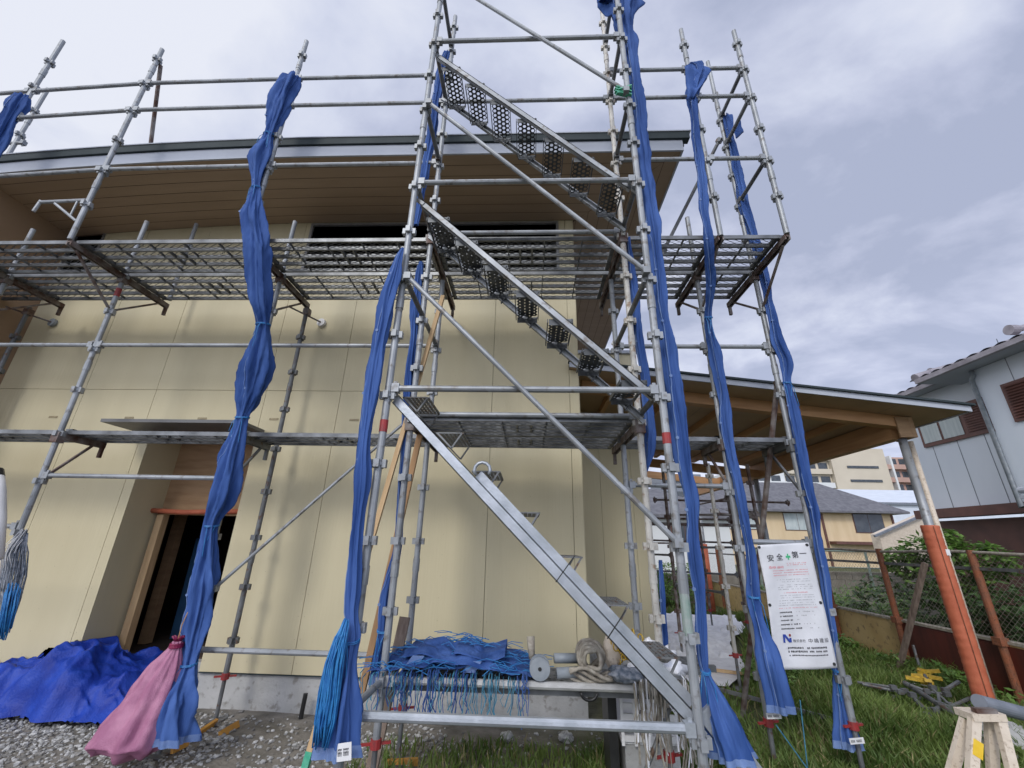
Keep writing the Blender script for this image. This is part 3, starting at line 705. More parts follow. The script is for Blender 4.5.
bundle([(727,116,6,.55),(729,130,6,.55),(733,150,5,.56),(739,180,7,.56),(747,215,7,.56),(756,245,7,.56),(764,275,6,.56),(771,310,6,.54),(776,340,8,.54),(787,362,9,.54),(787,383,5,.54),(793,410,7,.54),(801,450,7,.54),(810,495,7,.54),(818,540,6,.54),(825,580,6,.56),(832,630,5,.58),(836,670,5,.62),(840,700,9,.64),(848,748,17,.64)],
       'sheet_bundle', 'blue sheet twisted along the rightmost scaffold post behind the white banner', seed=9, nfold=5, ties=[(787,383,.54),(836,668,.62)], tagpos=(857,741,.1,.035,.52,.1))
# loose sheet corners
def flap(quad, seed, label):
    b_ = MB(); nu = 10
    q = [at(*c_[:2], Y=c_[2]) for c_ in quad]; vs = []
    for j in range(nu+1):
        for i in range(nu+1):
            u, v_ = i/nu, j/nu; p = q[0].lerp(q[1], u).lerp(q[3].lerp(q[2], u), v_)
            vs.append(p + V(0, -.03*sin(u*5+seed) - .03*noise.noise(p*9+V(seed,0,0)), .012*noise.noise(p*14)))
    f_ = [(j*(nu+1)+i, j*(nu+1)+i+1, (j+1)*(nu+1)+i+1, (j+1)*(nu+1)+i) for j in range(nu) for i in range(nu)]
    o = b_.add(vs, f_).build('sheet_corner', 'sheet', smooth=True)
    sm = o.modifiers.new('thickness', 'SOLIDIFY'); sm.thickness = .002
    tag(o, label, 'mesh sheet', 'blue mesh sheets tied up along the scaffold posts')
flap([(684,68,-.06),(711,70,-.12),(697,92,-.12),(686,104,-.06)], 1, 'loose blue sheet corner flapping at the top of the second post from the right')
flap([(596,-4,-.45),(620,-4,-.5),(616,14,-.5),(597,10,-.45)], 2, 'loose blue sheet corner at the top right of the stair tower')
flap([(731,128,.5),(739,122,.45),(742,136,.45),(735,138,.5)], 3, 'small pale blue sheet corner below the top of the rightmost rear post')

# ------------------------------------------------------------------ string hanks, boards, sack, tarpaulin
def hank(pts, nst, m, name, label, cat, seed=0, loops=True, r0=.004):
    rnd = random.Random(seed); b_ = MB()
    ctl = [(at(px, py, Y=y), hw * dist(at(px, py, Y=y)) / FPX) for px, py, hw, y in pts]
    for s_ in range(nst):
        a, rr = rnd.uniform(0, 6.3), rnd.random()**.5; line = []
        for i, (p, r) in enumerate(ctl):
            a += rnd.uniform(-.35, .35); line.append(p + V(cos(a)*rr*r, sin(a)*rr*r*.7, rnd.uniform(-.015, .015) * (1 if 0 < i < len(ctl)-1 else 3)))
        b_.path(line, r0, 5)
    return b_.build(name, m, None, smooth=True)
o = hank([(345,628,3,-.74),(340,640,7,-.74),(334,665,10,-.74),(329,695,11,-.74),(325,722,11,-.74),(322,738,9,-.74)], 80, 'rope_blue', 'string_hank', '', '', 21)
tag(o, 'thick hank of bright blue string hung on the front left tower post', 'string hank')
o = hank([(24,536,3,.52),(18,552,9,.52),(14,575,11,.52),(9,600,10,.52),(4,625,7,.52)], 60, 'rope_grey', 'string_hank', '', '', 22)
tag(o, 'grey and blue string hank hung on the post at the left picture edge', 'string hank')
o2 = hank([(13,588,7,.49),(8,610,7,.49),(3,635,5,.49)], 40, 'rope_blue', 'string', '', '', 23); o2.parent = o
o2 = hank([(24,534,3,.51),(15,546,9,.5),(10,556,8,.5),(8,572,6,.5)], 10, 'white', 'string', '', '', 24, r0=.003); o2.parent = o
lg = MB(); lg.path([at(346,645,Y=-.6), at(352,672,Y=-.62), at(360,690,Y=-.62), at(358,720,Y=-.6)], .004, 6); tag(lg.build('loose_cord', 'rope_blue', smooth=True), 'single blue cord looped over the front left sheet', 'cord')
def board(p, q, w_, t_, m, name, label, cat='board', ends=None, grp=None):
    b_ = MB(); b_.beam(p, q, w_, t_, up=(0,1,0)); o = b_.build(name, m); tag(o, label, cat, grp)
    if ends: e_ = MB(); d = (V(*q)-V(*p)).normalized() if not isinstance(p, Vector) else (q-p).normalized(); e_.beam(p - d*.001, p + d*.08, w_+.004, t_+.004, up=(0,1,0)); e_.build('painted_end', ends, o)
    return o
board(at(305,768,Y=-.15), at(443,296,Y=.12), .035, .03, 'wood', 'timber_batten', 'longest pale timber batten with green foot leaning up the left of the stair tower', 'timber', 'green')
board(at(360,700,Y=.15), at(421,430,Y=.3), .045, .03, 'wood_brown', 'timber_batten', 'orange brown timber batten leaning just right of the front left sheet', 'timber')
board(at(372,768,Y=.12), at(405,617,Y=.3), .075, .03, 'wood_old', 'timber_board', 'short weathered board leaning at the left end of the net pile', 'timber')
# pink sack
def sack():
    root = thing('sack', at(140,752,Y=.35), 'pink cloth sack tied at the top, leaning on the blue sheet above the gravel', 'sack')
    pr_ = [(178,641,4,.42),(175,649,6,.42),(168,664,13,.40),(159,684,20,.38),(151,705,25,.36),(142,726,31,.34),(135,743,32,.33),(131,752,24,.33)]
    ctl = [(at(a, b_, Y=y), h*dist(at(a, b_, Y=y))/FPX) for a, b_, h, y in pr_]
    n_ = 72; vs = []; sub = []
    for i in range(len(ctl)-1):
        for j in range(6): sub.append((ctl[i][0].lerp(ctl[i+1][0], j/6), ctl[i][1] + (ctl[i+1][1]-ctl[i][1])*j/6))
    sub.append(ctl[-1])
    for i, (p, r) in enumerate(sub):
        f_ = i/len(sub)
        for k in range(n_):
            a = 2*pi*k/n_
            pl = (1-f_)**.8 * (.34*abs(sin(4*a + f_*1.6 + .8*noise.noise(V(f_*3,a,4)))) - .12 + .08*sin(13*a + f_*2)) + .16*noise.noise(V(cos(a)*1.5, sin(a)*1.5, f_*3.2)) + .10*noise.noise(V(cos(a)*4, sin(a)*4 + f_*3, f_*9))
            rr = r*(.92+pl); vs.append(V(p.x + cos(a)*rr - .10*f_*f_*(cos(a) < -.3), p.y + sin(a)*rr*.75, max(.012, p.z + .05*f_*noise.noise(V(a*2,f_*5,2)))))
    fs = [(i*n_+k, i*n_+(k+1) % n_, (i+1)*n_+(k+1) % n_, (i+1)*n_+k) for i in range(len(sub)-1) for k in range(n_)]
    fs.append(tuple(range((len(sub)-1)*n_, len(sub)*n_)))
    MB().add(vs, fs).build('cloth', 'pink', root, smooth=True)
    b_ = MB(); p, r = sub[2]
    for k in range(3): b_.path([p + V(cos(a)*(r+.006), sin(a)*(r+.006), -.01*k) for a in [q*pi/8 for q in range(17)]], .007, 6, False)
    for k in range(9): a = k*.7; b_.path([p, p + V(cos(a)*.03, sin(a)*.03, .04), p + V(cos(a)*.045, sin(a)*.03, .05)], .008, 5)
    b_.build('tie', 'maroon', root)
    b_ = MB(); b_.path([p, at(182,625,Y=.45), at(188,612,Y=.47)], .004, 6); b_.build('cord', 'wood_brown', root)
sack()
# blue tarpaulin heap
def tarpheap():
    b_ = MB(); nx, ny = 130, 80; x0, x1, y0, y1 = -4.7, -2.35, .92, 1.85; vs = []
    for j in range(ny+1):
        for i in range(nx+1):
            u, v_ = i/nx, j/ny; x = x0 + (x1-x0)*u; y = y0 + (y1-y0)*v_
            ed = min(1, (1 - abs(2*v_-1)**3) * 1.15) if v_ < .5 else 1
            prof = .52*math.exp(-((x+3.45)/.72)**2) + .25*math.exp(-((x+4.5)/.4)**2) + .10*math.exp(-((x+2.75)/.2)**2)
            h = prof * (1 - abs(2*min(v_,.62)-1)**2.2 * 1.0) * ed
            q = V(x*2.6, y*2.6, 0)
            cre = abs(noise.noise(q)) * .22 + abs(noise.noise(q*2.1+V(4,1,0)))*.12 + abs(noise.noise(q*4.6+V(1,7,0)))*.05 - .05
            z = h - cre*min(1, h*5) + .015
            if h < .035: z = max(gz(x,y)+.004, z)
            xx = x + .05*noise.noise(q*1.7+V(9,0,0)); yy = y + .10*noise.noise(q*1.5+V(0,9,0)) - h*.08 - (.30*max(0,v_-.5) if x < -3.5 else 0) + .10*noise.noise(V(x*2.5,2,2))*(1-v_)
            yy += max(0, -.1)
            vs.append((xx, min(yy, WY-.02) if x < -3.5 or x > -2.25 else yy, max(.006+gz(x,y), z)))
    W2 = nx+1
    fs = [(j*W2+i, j*W2+i+1, (j+1)*W2+i+1, (j+1)*W2+i) for j in range(ny) for i in range(nx) if not (all(vs[k][2] < .03+.02 for k in (j*W2+i, j*W2+i+1, (j+1)*W2+i+1, (j+1)*W2+i)) )]
    o = b_.add(vs, fs).build('tarpaulin_heap', 'tarp', smooth=True)
    tag(o, 'crumpled deep blue tarpaulin heaped on the gravel below the doorway', 'tarpaulin')
tarpheap()

# ------------------------------------------------------------------ pile on the low plank
def ribbons(b_, n_, xa, xb, y0, ztop, lmin, lmax, rnd, w_=.006, dense=None):
    for i in range(n_):
        x = rnd.uniform(xa, xb)
        if dense: x = rnd.choice(dense) + rnd.gauss(0, .035)
        y = y0 + rnd.uniform(-.02, .03); z = ztop + rnd.uniform(-.01, .03); L_ = rnd.uniform(lmin, lmax)
        pts = [(x, y+.06, z+.01), (x, y, z)]
        for k in range(1, 5): pts.append((x + rnd.uniform(-.012,.012)*k*.5, y + rnd.uniform(-.01,.01), z - L_*k/4))
        b_.path(pts, w_*rnd.uniform(.4, 1)*.5, 4)
def netpile():
    rnd = random.Random(5); root = thing('net_pile', (.4,.25,.71), 'folded blue safety nets with dangling strings heaped on the low plank', 'net pile')
    b_ = MB(); nx, ny = 90, 36; vs = []
    for j in range(ny+1):
        for i in range(nx+1):
            u, v_ = i/nx, j/ny; x = -.12 + 1.12*u; y = -.03 + .60*v_
            env = (sin(pi*min(1, max(0, u)))**.45) * (sin(pi*min(1, .12+.8*v_))**.7)
            top = .06 + .10*math.exp(-((u-.5)/.3)**2) + .05*sin(u*9)*v_
            q = V(x*6, y*6, 1); z = .715 + env*top + env*(.05*noise.noise(q) + .03*noise.noise(q*2.6) - .03*abs(noise.noise(V(x*3, y*20, 1))))
            vs.append((x, y + .02*noise.noise(q*1.3), max(.712, z)))
    MB().add(vs, [(j*(nx+1)+i, j*(nx+1)+i+1, (j+1)*(nx+1)+i+1, (j+1)*(nx+1)+i) for j in range(ny) for i in range(nx)]).build('net', 'sheet', root, smooth=True)
    # folded flat sheets on top
    for k, (x, z, w_, t_) in enumerate(((.32,.81,.42,.05),(.62,.82,.34,.05),(.18,.765,.34,.04),(.50,.765,.5,.05))):
        fb = MB(); m_ = 16; vs = []
        for s_ in range(2):
            for i in range(m_+1):
                for j in range(5):
                    u, v_ = i/m_, j/4; xx = x - w_/2 + w_*u; yy = .02 + .36*v_
                    vs.append((xx, yy, z + t_*(.5 if s_ else -.5) + .018*sin(u*6+k) + .012*noise.noise(V(xx*9, yy*9, k)) - (.02 if v_ == 0 else 0)*(1 if s_ else -1)))
        off = (m_+1)*5; fs = []
        for i in range(m_):
            for j in range(4):
                a = i*5+j; fs += [(a, a+1, a+6, a+5), (off+a, off+a+5, off+a+6, off+a+1)]
            fs.append((i*5, (i+1)*5, off+(i+1)*5, off+i*5)); fs.append((i*5+4, off+i*5+4, off+(i+1)*5+4, (i+1)*5+4))
        fs.append((0,off,off+1,1)) ; fs.append((m_*5, m_*5+4, off+m_*5+4, off+m_*5)); fs.append((0, 4, off+4, off))
        fb.add(vs, fs).build('folded_sheet', 'sheet', root)
    lb = MB(); lb.slab([(.12,.0,.74),(.20,.0,.74),(.26,.005,.82),(.18,.005,.82)], .003); lb.build('pale_seam', 'sheetpale', root); lb = MB(); lb.slab([(.52,.0,.735),(.60,.0,.735),(.64,.0,.80),(.56,.0,.80)], .003); lb.build('pale_seam', 'sheetpale', root)
    # tangled strings
    b_ = MB()
    for i in range(240):
        x, y = rnd.uniform(-.1, 1.0), rnd.uniform(-.05, .45); e_ = sin(pi*(x+.15)/1.2)
        z = .73 + e_*rnd.uniform(.02, .16 if y > .1 else .08); a = rnd.gauss(0, .5) + (pi if rnd.random() < .5 else 0); L_ = rnd.uniform(.06, .22)
        b_.path([(x, y, z), (x + cos(a)*L_*.5, y + sin(a)*L_*.3, z + rnd.uniform(.0, .03)), (x + cos(a)*L_, y + sin(a)*L_*.5, z + rnd.uniform(-.04, .02))], .0028, 4)
    b_.build('tangled_string', 'rope_blue', root, kind='stuff')
    b_ = MB(); ribbons(b_, 75, -.05, .95, -.05, .70, .06, .24, rnd, .009, [-.06,-.02,.1,.18,.22,.33,.38,.5,.56,.6,.7,.72,.85]); b_.build('hanging_string', 'rope_cyan', root, kind='stuff')
    b_ = MB(); ribbons(b_, 60, -.05, .95, -.05, .72, .08, .26, rnd, .009, [.12,.2,.48,.52,.58,.33,.04,.9]); b_.build('hanging_string', 'sheet', root, kind='stuff')
netpile()
rnd = random.Random(8)
# spool
sp_ = thing('cord_spool', (1.02,.0,.80), 'grey round spool standing on edge right of the blue nets', 'spool')
b_ = MB(); b_.tube((1.02,-.03,.775),(1.02,-.015,.775),.066,28); b_.tube((1.02,.05,.775),(1.02,.065,.775),.066,28); b_.tube((1.02,-.015,.775),(1.02,.05,.775),.045,20); b_.build('disc','disc',sp_)
b_ = MB(); b_.tube((1.02,-.034,.775),(1.02,-.031,.775),.012,12); b_.build('hub','black',sp_)
b_ = MB(); b_.tube((.97,.1,.80),(.96,.12,.93),.02,8,.028); tag(b_.build('tool_handle','ropetan',smooth=True), 'stubby pale tool handle sticking up behind the grey spool', 'tool')
# small blue white roll
b_ = MB(); b_.tube((1.13,.02,.745),(1.27,.04,.75),.032,14); b_.tube((1.12,.1,.81),(1.28,.12,.81),.03,12); tag(b_.build('plastic_roll','disc',smooth=True), 'blue white plastic roll lying between spool and rope coil', 'roll')
# tan rope coil
b_ = MB(); c_ = V(1.36,.03,.835)
for k in range(8):
    R_ = .052 + .011*(k % 4); oy = -.05 + .02*k; tl = rnd.uniform(-.5,.5)
    b_.path([c_ + V(R_*cos(a), oy + .02*sin(a*2+k), R_*1.05*sin(a) + .2*0 + .01*sin(3*a+k)) for a in [q*pi/14 for q in range(29)]], .013, 7, False)
for k in range(4): b_.path([c_ + V(-.15+.27*t, -.06+.02*k, -.075 - .012*k + .03*sin(t*5+k)) for t in [q/10 for q in range(11)]], .012, 7)
tag(b_.build('rope_coil','ropetan',smooth=True), 'thick tan rope coiled in the middle of the low plank', 'rope')
# yellow chain / net
b_ = MB(); 
for k in range(60):
    p = V(1.60+rnd.gauss(0,.045), .05+rnd.gauss(0,.03), .90+rnd.gauss(0,.05)); r = rnd.uniform(.012,.028); a = rnd.uniform(0,3.1)
    b_.path([p + V(r*cos(t)*cos(a), r*cos(t)*sin(a), r*sin(t)) for t in [q*pi/5 for q in range(11)]], .0045, 5, False)
tag(b_.build('yellow_rope','yellowrope',smooth=True), 'tangled mustard yellow cord on top of the tool heap', 'cord')
def lump(c_, rx, ry, rz, m, name, label, cat, seed, amp=.25, fq=3):
    b_ = MB(); n1, n2 = 18, 28; vs = []
    for j in range(n1+1):
        for i in range(n2):
            a, e_ = 2*pi*i/n2, pi*j/n1; d = V(cos(a)*sin(e_), sin(a)*sin(e_), cos(e_)); k = 1 + amp*noise.noise(d*fq + V(seed,0,0)) + amp*.5*noise.noise(d*fq*2.7 + V(seed,5,0))
            vs.append((c_[0]+d.x*rx*k, c_[1]+d.y*ry*k, c_[2]+d.z*rz*k))
    fs = [(j*n2+i, (j+1)*n2+i, (j+1)*n2+(i+1) % n2, j*n2+(i+1) % n2) for j in range(n1) for i in range(n2)]
    return tag(b_.add(vs, fs).build(name, m, smooth=True), label, cat)
lump((1.50,.08,.86), .06,.05,.09, 'cream', 'cloth_bag', 'small cream bag between the rope coil and the yellow cord', 'bag', 3)
wb = lump((1.78,.02,.82), .13,.1,.10, 'whitecloth', 'cloth_bag', 'white cloth bag with frayed edge under the stair stringer', 'bag', 6, .8, 2.4)
lump((1.80,-.10,.88), .04,.03,.03, 'stone_dark', 'dark_rag', 'dark rag stuffed in the mouth of the white bag', 'rag', 2)
lump((1.58,.0,.76), .12,.08,.045, 'rope_grey', 'grey_cable_bundle', 'grey cable bundle lying flat below the yellow cord', 'cable', 4)
b_ = MB(); ribbons(b_, 46, 1.55, 2.05, -.06, .72, .15, .5, rnd, .014, [1.62,1.66,1.72,1.76,1.9,1.98,2.05]); tag(b_.build('frayed_cord','ropetan'), 'brown frayed cords hanging from the right end of the low plank', 'cord')
b_ = MB(); ribbons(b_, 16, 1.6, 2.0, -.07, .74, .15, .45, rnd, .012, [1.70,1.86,1.94,2.0]); tag(b_.build('frayed_cord','whitecloth'), 'white frayed cords hanging below the white bag', 'cord')
b_ = MB(); b_.path([V(1.33+.05*cos(t), -.02, .655+.04*sin(t)) for t in [pi+q*pi/8 for q in range(9)]], .010, 7); tag(b_.build('hook_ring','black',smooth=True), 'black curved hook hanging under the rope coil', 'hook')
# crate below
cr = thing('crate', (1.8,.45,.28), 'white slatted crate standing behind the hanging cords', 'crate')
b_ = MB()
for k in range(5): b_.box((1.58,.30,.30+k*.06),(1.98,.315,.335+k*.06))
for x in (1.575,1.66,1.76,1.86,1.965): b_.box((x,.29,.28),(x+.02,.299,.60))
b_.box((1.58,.32,.28),(1.98,.6,.30)); b_.box((1.58,.6,.28),(1.98,.62,.6)); b_.build('slats','white',cr)
b_ = MB(); b_.box((1.6,.33,.0),(1.96,.58,.275)); b_.build('base_block','concrete',cr)
b_ = MB(); b_.box((1.50,.34,.03),(1.56,.6,.62)); tag(b_.build('black_panel','black'), 'narrow black panel left of the white crate', 'panel')
# stones
for (px, py, r, lb) in ((415,706,.03,'first'),(505,735,.05,'pale rock in front of the foundation under the grey spool'),(628,730,.06,'x')):
    pass
def rock(px, py, r, label):
    p = at(px, py, Z=r*.4); b_ = MB(); 
    o = lump((p.x, p.y, r*.45), r, r*.8, r*.7, 'stone', 'rock', label, 'rock', px, .35, 2)
rock(507,738,.055,'pale rock on the soil in front of the foundation, left of the middle'); rock(566,738,.06,'round beige rock in front of the foundation below the rope coil'); 
rock(665,764,.06,'pale rock at the bottom edge beside a red jack nut')
lump((at(210,720,Z=0).x, .9, .02), .03,.04,.02, 'stone', 'rock', 'small stone at the foot of the rear left post', 'rock', 5)
# yellow timber offcuts and stub pipe
for (a, b_, lab) in (((197,735),(216,722),'left broken yellow timber offcut on the gravel by the rear post'),((220,735),(238,724),'right broken yellow timber offcut on the gravel by the rear post'),((172,750),(188,742),'small yellow timber offcut under the blue sheet'),((386,764),(418,762),'yellow timber block at the foot of the second left tower post')):
    p, q = at(*a, Z=.03), at(*b_, Z=.035); board(p, q, .05, .025, 'wood_yellow', 'timber_offcut', lab, 'timber offcut', grp='yellow timber offcuts on the ground')
b_ = MB(); p = at(296,722,Z=0); b_.tube((p.x,1.36,0),(p.x+.01,1.36,.19),.02,12); tag(b_.build('pipe_stub','black'), 'short black pipe stub rising in front of the foundation', 'pipe')
# white object at the left edge
b_ = MB(); pts = [at(-6,560,Y=.3), at(-3,520,Y=.3), at(-3,492,Y=.3), at(-5,476,Y=.3)]; b_.path(pts, .055, 14); o = b_.build('white_tube','white',smooth=True); tag(o, 'white rounded tube with black cap at the left picture edge', 'tube')
b_ = MB(); b_.tube(at(-5,478,Y=.3), at(-6,471,Y=.3), .058, 14); b_.build('cap','black',o)

# ------------------------------------------------------------------ banner with its lettering
c4 = [at(757,545,Y=.50), at(808,542.5,Y=.50), at(838,668,Y=.50), at(775,670.5,Y=.50)]   # tl tr br bl
def bn(u, v_, off=0):
    p = c4[0].lerp(c4[1], u).lerp(c4[3].lerp(c4[2], u), v_)
    pull = .03*(v_*(1-v_)*4)*(1-u)*.4
    return p + V(pull, -off - .010*sin(u*7+v_*3) - .012*noise.noise(V(u*3, v_*4, 2)), 0)
bt = thing('safety_banner', c4[3], 'white safety notice banner with a green cross tied to the right scaffold posts', 'banner')
b_ = MB(); nu, nv = 24, 44
vs = [bn(i/nu, j/nv) for j in range(nv+1) for i in range(nu+1)]
o = b_.add(vs, [(j*(nu+1)+i, (j+1)*(nu+1)+i, (j+1)*(nu+1)+i+1, j*(nu+1)+i+1) for j in range(nv) for i in range(nu)]).build('banner_cloth', 'banner', bt, smooth=True)
sm = o.modifiers.new('thickness', 'SOLIDIFY'); sm.thickness = .002; sm.offset = 0
def bquad(b_, u0, v0, u1, v1): b_.add([bn(u0,v0,.003), bn(u0,v1,.003), bn(u1,v1,.003), bn(u1,v0,.003)], [(0,1,2,3)])
def btext(txt, u, v_, hu, m, name='lettering', aspect=1.0, bold=.0):
    """lettering as mesh, laid on the banner; u,v top-left, hu letter height in v"""
    cu = bpy.data.curves.new('t', 'FONT'); cu.body = txt; cu.size = 1; cu.offset = bold; cu.resolution_u = 2
    ob = bpy.data.objects.new('t', cu); COL.objects.link(ob); bpy.context.view_layer.update()
    me = bpy.data.meshes.new_from_object(ob.evaluated_get(bpy.context.evaluated_depsgraph_get())); bpy.data.objects.remove(ob)
    b_ = MB(); wr = (c4[1]-c4[0]).length / (c4[3]-c4[0]).length
    b_.add([bn(u + v3.co.x*hu*aspect/wr, v_ + hu*(.85 - v3.co.y), .004) for v3 in me.vertices], [tuple(p.vertices) for p in me.polygons])
    bpy.data.meshes.remove(me); b_.build(name, m, bt)
btext('安', .13, .088, .062, 'ink', bold=.012); btext('全', .31, .083, .062, 'ink', bold=.012); btext('第', .63, .070, .062, 'ink', bold=.012); btext('一', .78, .062, .062, 'ink', bold=.012)
b_ = MB(); bquad(b_, .505,.105,.60,.122); bquad(b_, .54,.088,.565,.140); b_.build('green_cross', 'inkgreen', bt)
rr = random.Random(3); bR, bG, bB, bK = MB(), MB(), MB(), MB()
def dashes(b_, u0, u1, v_, h, gap=.25):
    u = u0
    while u < u1:
        w_ = rr.uniform(.010, .022)
        if rr.random() > gap: bquad(b_, u, v_+rr.uniform(0,.2)*h, u+w_, v_+h*rr.uniform(.8,1))
        u += w_ + .006
dashes(bR, .14, .42, .185, .024, .05)
for v_ in (.165,.18): dashes(bR, .50, .85, v_, .008, .2)
for v_ in (.222,.242,.262): dashes(bR, .20, .86, v_, .008, .12)
for v_ in (.300,.318,.345,.362,.38,.43,.448): dashes(bG, .25, .86, v_, .007, .3)
dashes(bR, .35,.75,.408,.008,.2); dashes(bR, .2,.86,.53,.007,.25)
for v_, a, c_, d in ((.56,.2,.42,.8),(.59,.2,.42,.82),(.622,.2,.42,.62),(.655,.19,.52,.78),(.688,.19,.58,.82)):
    dashes(bK, a, c_, v_, .012, .1); dashes(bG, c_+.08, d, v_, .01, .45)
for v_ in (.47,.49,.508): dashes(bG, .2, .85, v_, .007, .2)
bR.build('red_print', 'inkred', bt, kind='stuff'); bG.build('small_print', 'inkgrey', bt, kind='stuff')
# blue N emblem with red dot
for q in (((.20,.735),(.235,.735),(.235,.80),(.20,.80)), ((.20,.735),(.245,.735),(.345,.80),(.30,.80)), ((.31,.765),(.345,.765),(.345,.80),(.31,.80))):
    bB.add([bn(*q[0],.0045), bn(*q[3],.0045), bn(*q[2],.0045), bn(*q[1],.0045)], [(0,1,2,3)])
bB.build('blue_emblem', 'inkblue', bt)
b_ = MB(); b_.add([bn(.325+.02*cos(a)*1.0, .745+.011*sin(a), .0045) for a in [-k*pi/5 for k in range(10)]], [tuple(range(10))]); b_.build('red_dot', 'red', bt)
btext('株式会社', .37, .777, .026, 'ink', aspect=.9); btext('中', .60, .772, .036, 'ink'); btext('嶋', .69, .772, .036, 'ink'); btext('建', .78, .772, .036, 'ink'); btext('設', .87, .772, .036, 'ink')
dashes(bK, .27, .86, .835, .016, .12); dashes(bK, .27, .86, .862, .016, .1); dashes(bK, .28, .86, .893, .011, .05); bK.build('contact_print', 'ink', bt, kind='stuff')
b_ = MB()
for u, v_ in ((.03,.02),(.96,.02),(.03,.5),(.95,.5),(.95,.97),(.05,.97)):
    p = bn(u, v_); b_.tube(p + V(0,.004,0), p + V(0,-.006,0), .011, 10)
b_.build('eyelet', 'black', bt)

# ------------------------------------------------------------------ carport
cp = thing('carport', (5.32, 1.78, 0), 'flat timber lined carport roof on a steel post beside the cream house', 'carport')
def cz(x): return 3.545 + (x - 1.42) * (3.04 - 3.545) / (5.74 - 1.42)
YB = 5.25
b_ = MB()
x = 1.42
while x < 5.739:                     # lining boards across the underside
    x1 = min(x + .91, 5.74); 
    b_.add([(x+.003,1.36,cz(x)-.065),(x1-.003,1.36,cz(x1)-.065),(x1-.003,YB,cz(x1)-.065),(x+.003,YB,cz(x)-.065)], [(3,2,1,0)]); x = x1
b_.build('ceiling_board', 'carportboard', cp)
b_ = MB(); b_.add([(1.42,1.35,cz(1.42)-.062),(5.74,1.35,cz(5.74)-.062),(5.74,YB+.01,cz(5.74)-.062),(1.42,YB+.01,cz(1.42)-.062),(1.42,1.35,cz(1.42)-.008),(5.74,1.35,cz(5.74)-.008),(5.74,YB+.01,cz(5.74)-.008),(1.42,YB+.01,cz(1.42)-.008)], [(3,2,1,0),(4,5,6,7),(0,1,5,4),(1,2,6,5),(2,3,7,6),(3,0,4,7)]); b_.build('roof', 'tileg', cp)
b_ = MB(); b_.add([(1.41,1.33,cz(1.41)-.075),(5.75,1.33,cz(5.75)-.075),(5.75,1.349,cz(5.75)-.075),(1.41,1.349,cz(1.41)-.075),(1.41,1.33,cz(1.41)-.012),(5.75,1.33,cz(5.75)-.012),(5.75,1.349,cz(5.75)-.012),(1.41,1.349,cz(1.41)-.012)], [(3,2,1,0),(4,5,6,7),(0,1,5,4),(1,2,6,5),(2,3,7,6),(3,0,4,7)])
b_.box((5.742,1.35,cz(5.75)-.075),(5.76,YB+.02,cz(5.75)-.012)); b_.build('fascia', 'fascia', cp)
b_ = MB(); b_.add([(1.40,1.30,cz(1.4)-.010),(5.78,1.30,cz(5.78)-.010),(5.78,1.40,cz(5.78)-.010),(1.40,1.40,cz(1.4)-.010),(1.40,1.30,cz(1.4)+.012),(5.78,1.30,cz(5.78)+.012),(5.78,1.40,cz(5.78)+.012),(1.40,1.40,cz(1.4)+.012)], [(3,2,1,0),(4,5,6,7),(0,1,5,4),(1,2,6,5),(2,3,7,6),(3,0,4,7)]); b_.build('roof_edge', 'gutter', cp)
b_ = MB(); b_.add([(1.6,1.72,cz(1.6)-.20),(5.38,1.72,cz(5.38)-.20),(5.38,1.84,cz(5.38)-.20),(1.6,1.84,cz(1.6)-.20),(1.6,1.72,cz(1.6)-.068),(5.38,1.72,cz(5.38)-.068),(5.38,1.84,cz(5.38)-.068),(1.6,1.84,cz(1.6)-.068)], [(3,2,1,0),(4,5,6,7),(0,1,5,4),(1,2,6,5),(2,3,7,6),(3,0,4,7)]); b_.build('beam', 'beam', cp)
b_ = MB(); b_.box((5.26,1.841,2.77),(5.38,8.4,cz(5.38)-.068)); b_.build('beam', 'beam', cp)
b_ = MB(); b_.box((5.24,1.70,2.765),(5.379,1.719,cz(5.42)-.07)); b_.box((5.381,1.70,2.765),(5.43,1.95,cz(5.42)-.07)); b_.build('post_cap', 'ply', cp)
for y in (4.95, 6.6):
    b_ = MB(); b_.beam((2.65,y,3.08 if y<6 else 3.15),(5.26,y,2.83 if y<6 else 2.9),.09,.15); b_.build('beam', 'beam', cp)
for i in range(5):
    x = 2.0 + i*.72; b_ = MB(); b_.box((x-.03,1.845,cz(x)-.155),(x+.03,YB-.1,cz(x)-.068)); b_.build('rafter', 'beam', cp)
for y, pad in ((1.80, True), (5.2, False), (8.2, False)):
    b_ = MB(); b_.tube((5.33,y,0),(5.33,y,2.766),.042 if pad else .05,20); o = b_.build('steel_post', 'galv', cp, smooth=True)
    if pad:
        b_ = MB(); b_.path([(5.33+.002*sin(k*1.7),y,.02+1.78*k/90) for k in range(91)],[.078+.0022*(k%2)+.002*noise.noise(V(k*.3,1,1)) for k in range(91)],28); b_.build('foam_padding', 'orange', o, smooth=True)
        b_ = MB(); b_.beam((5.30,y-.080,.05),(5.30,y-.080,1.79),.006,.004,up=(0,1,0)); b_.build('seam', 'rustorange', o)
        b_ = MB(); b_.box((5.345,y-.082,1.50),(5.385,y-.074,1.56)); b_.build('sticker', 'white', o)
    else:
        b_ = MB(); b_.tube((5.33,y,0.02),(5.33,y,1.6),.085,20); b_.build('foam_padding', 'orange', o, smooth=True)
b_ = MB(); b_.tube((5.50,1.9,0),(5.50,1.9,2.76),.03,12); b_.build('downpipe', 'cream', cp, smooth=True)

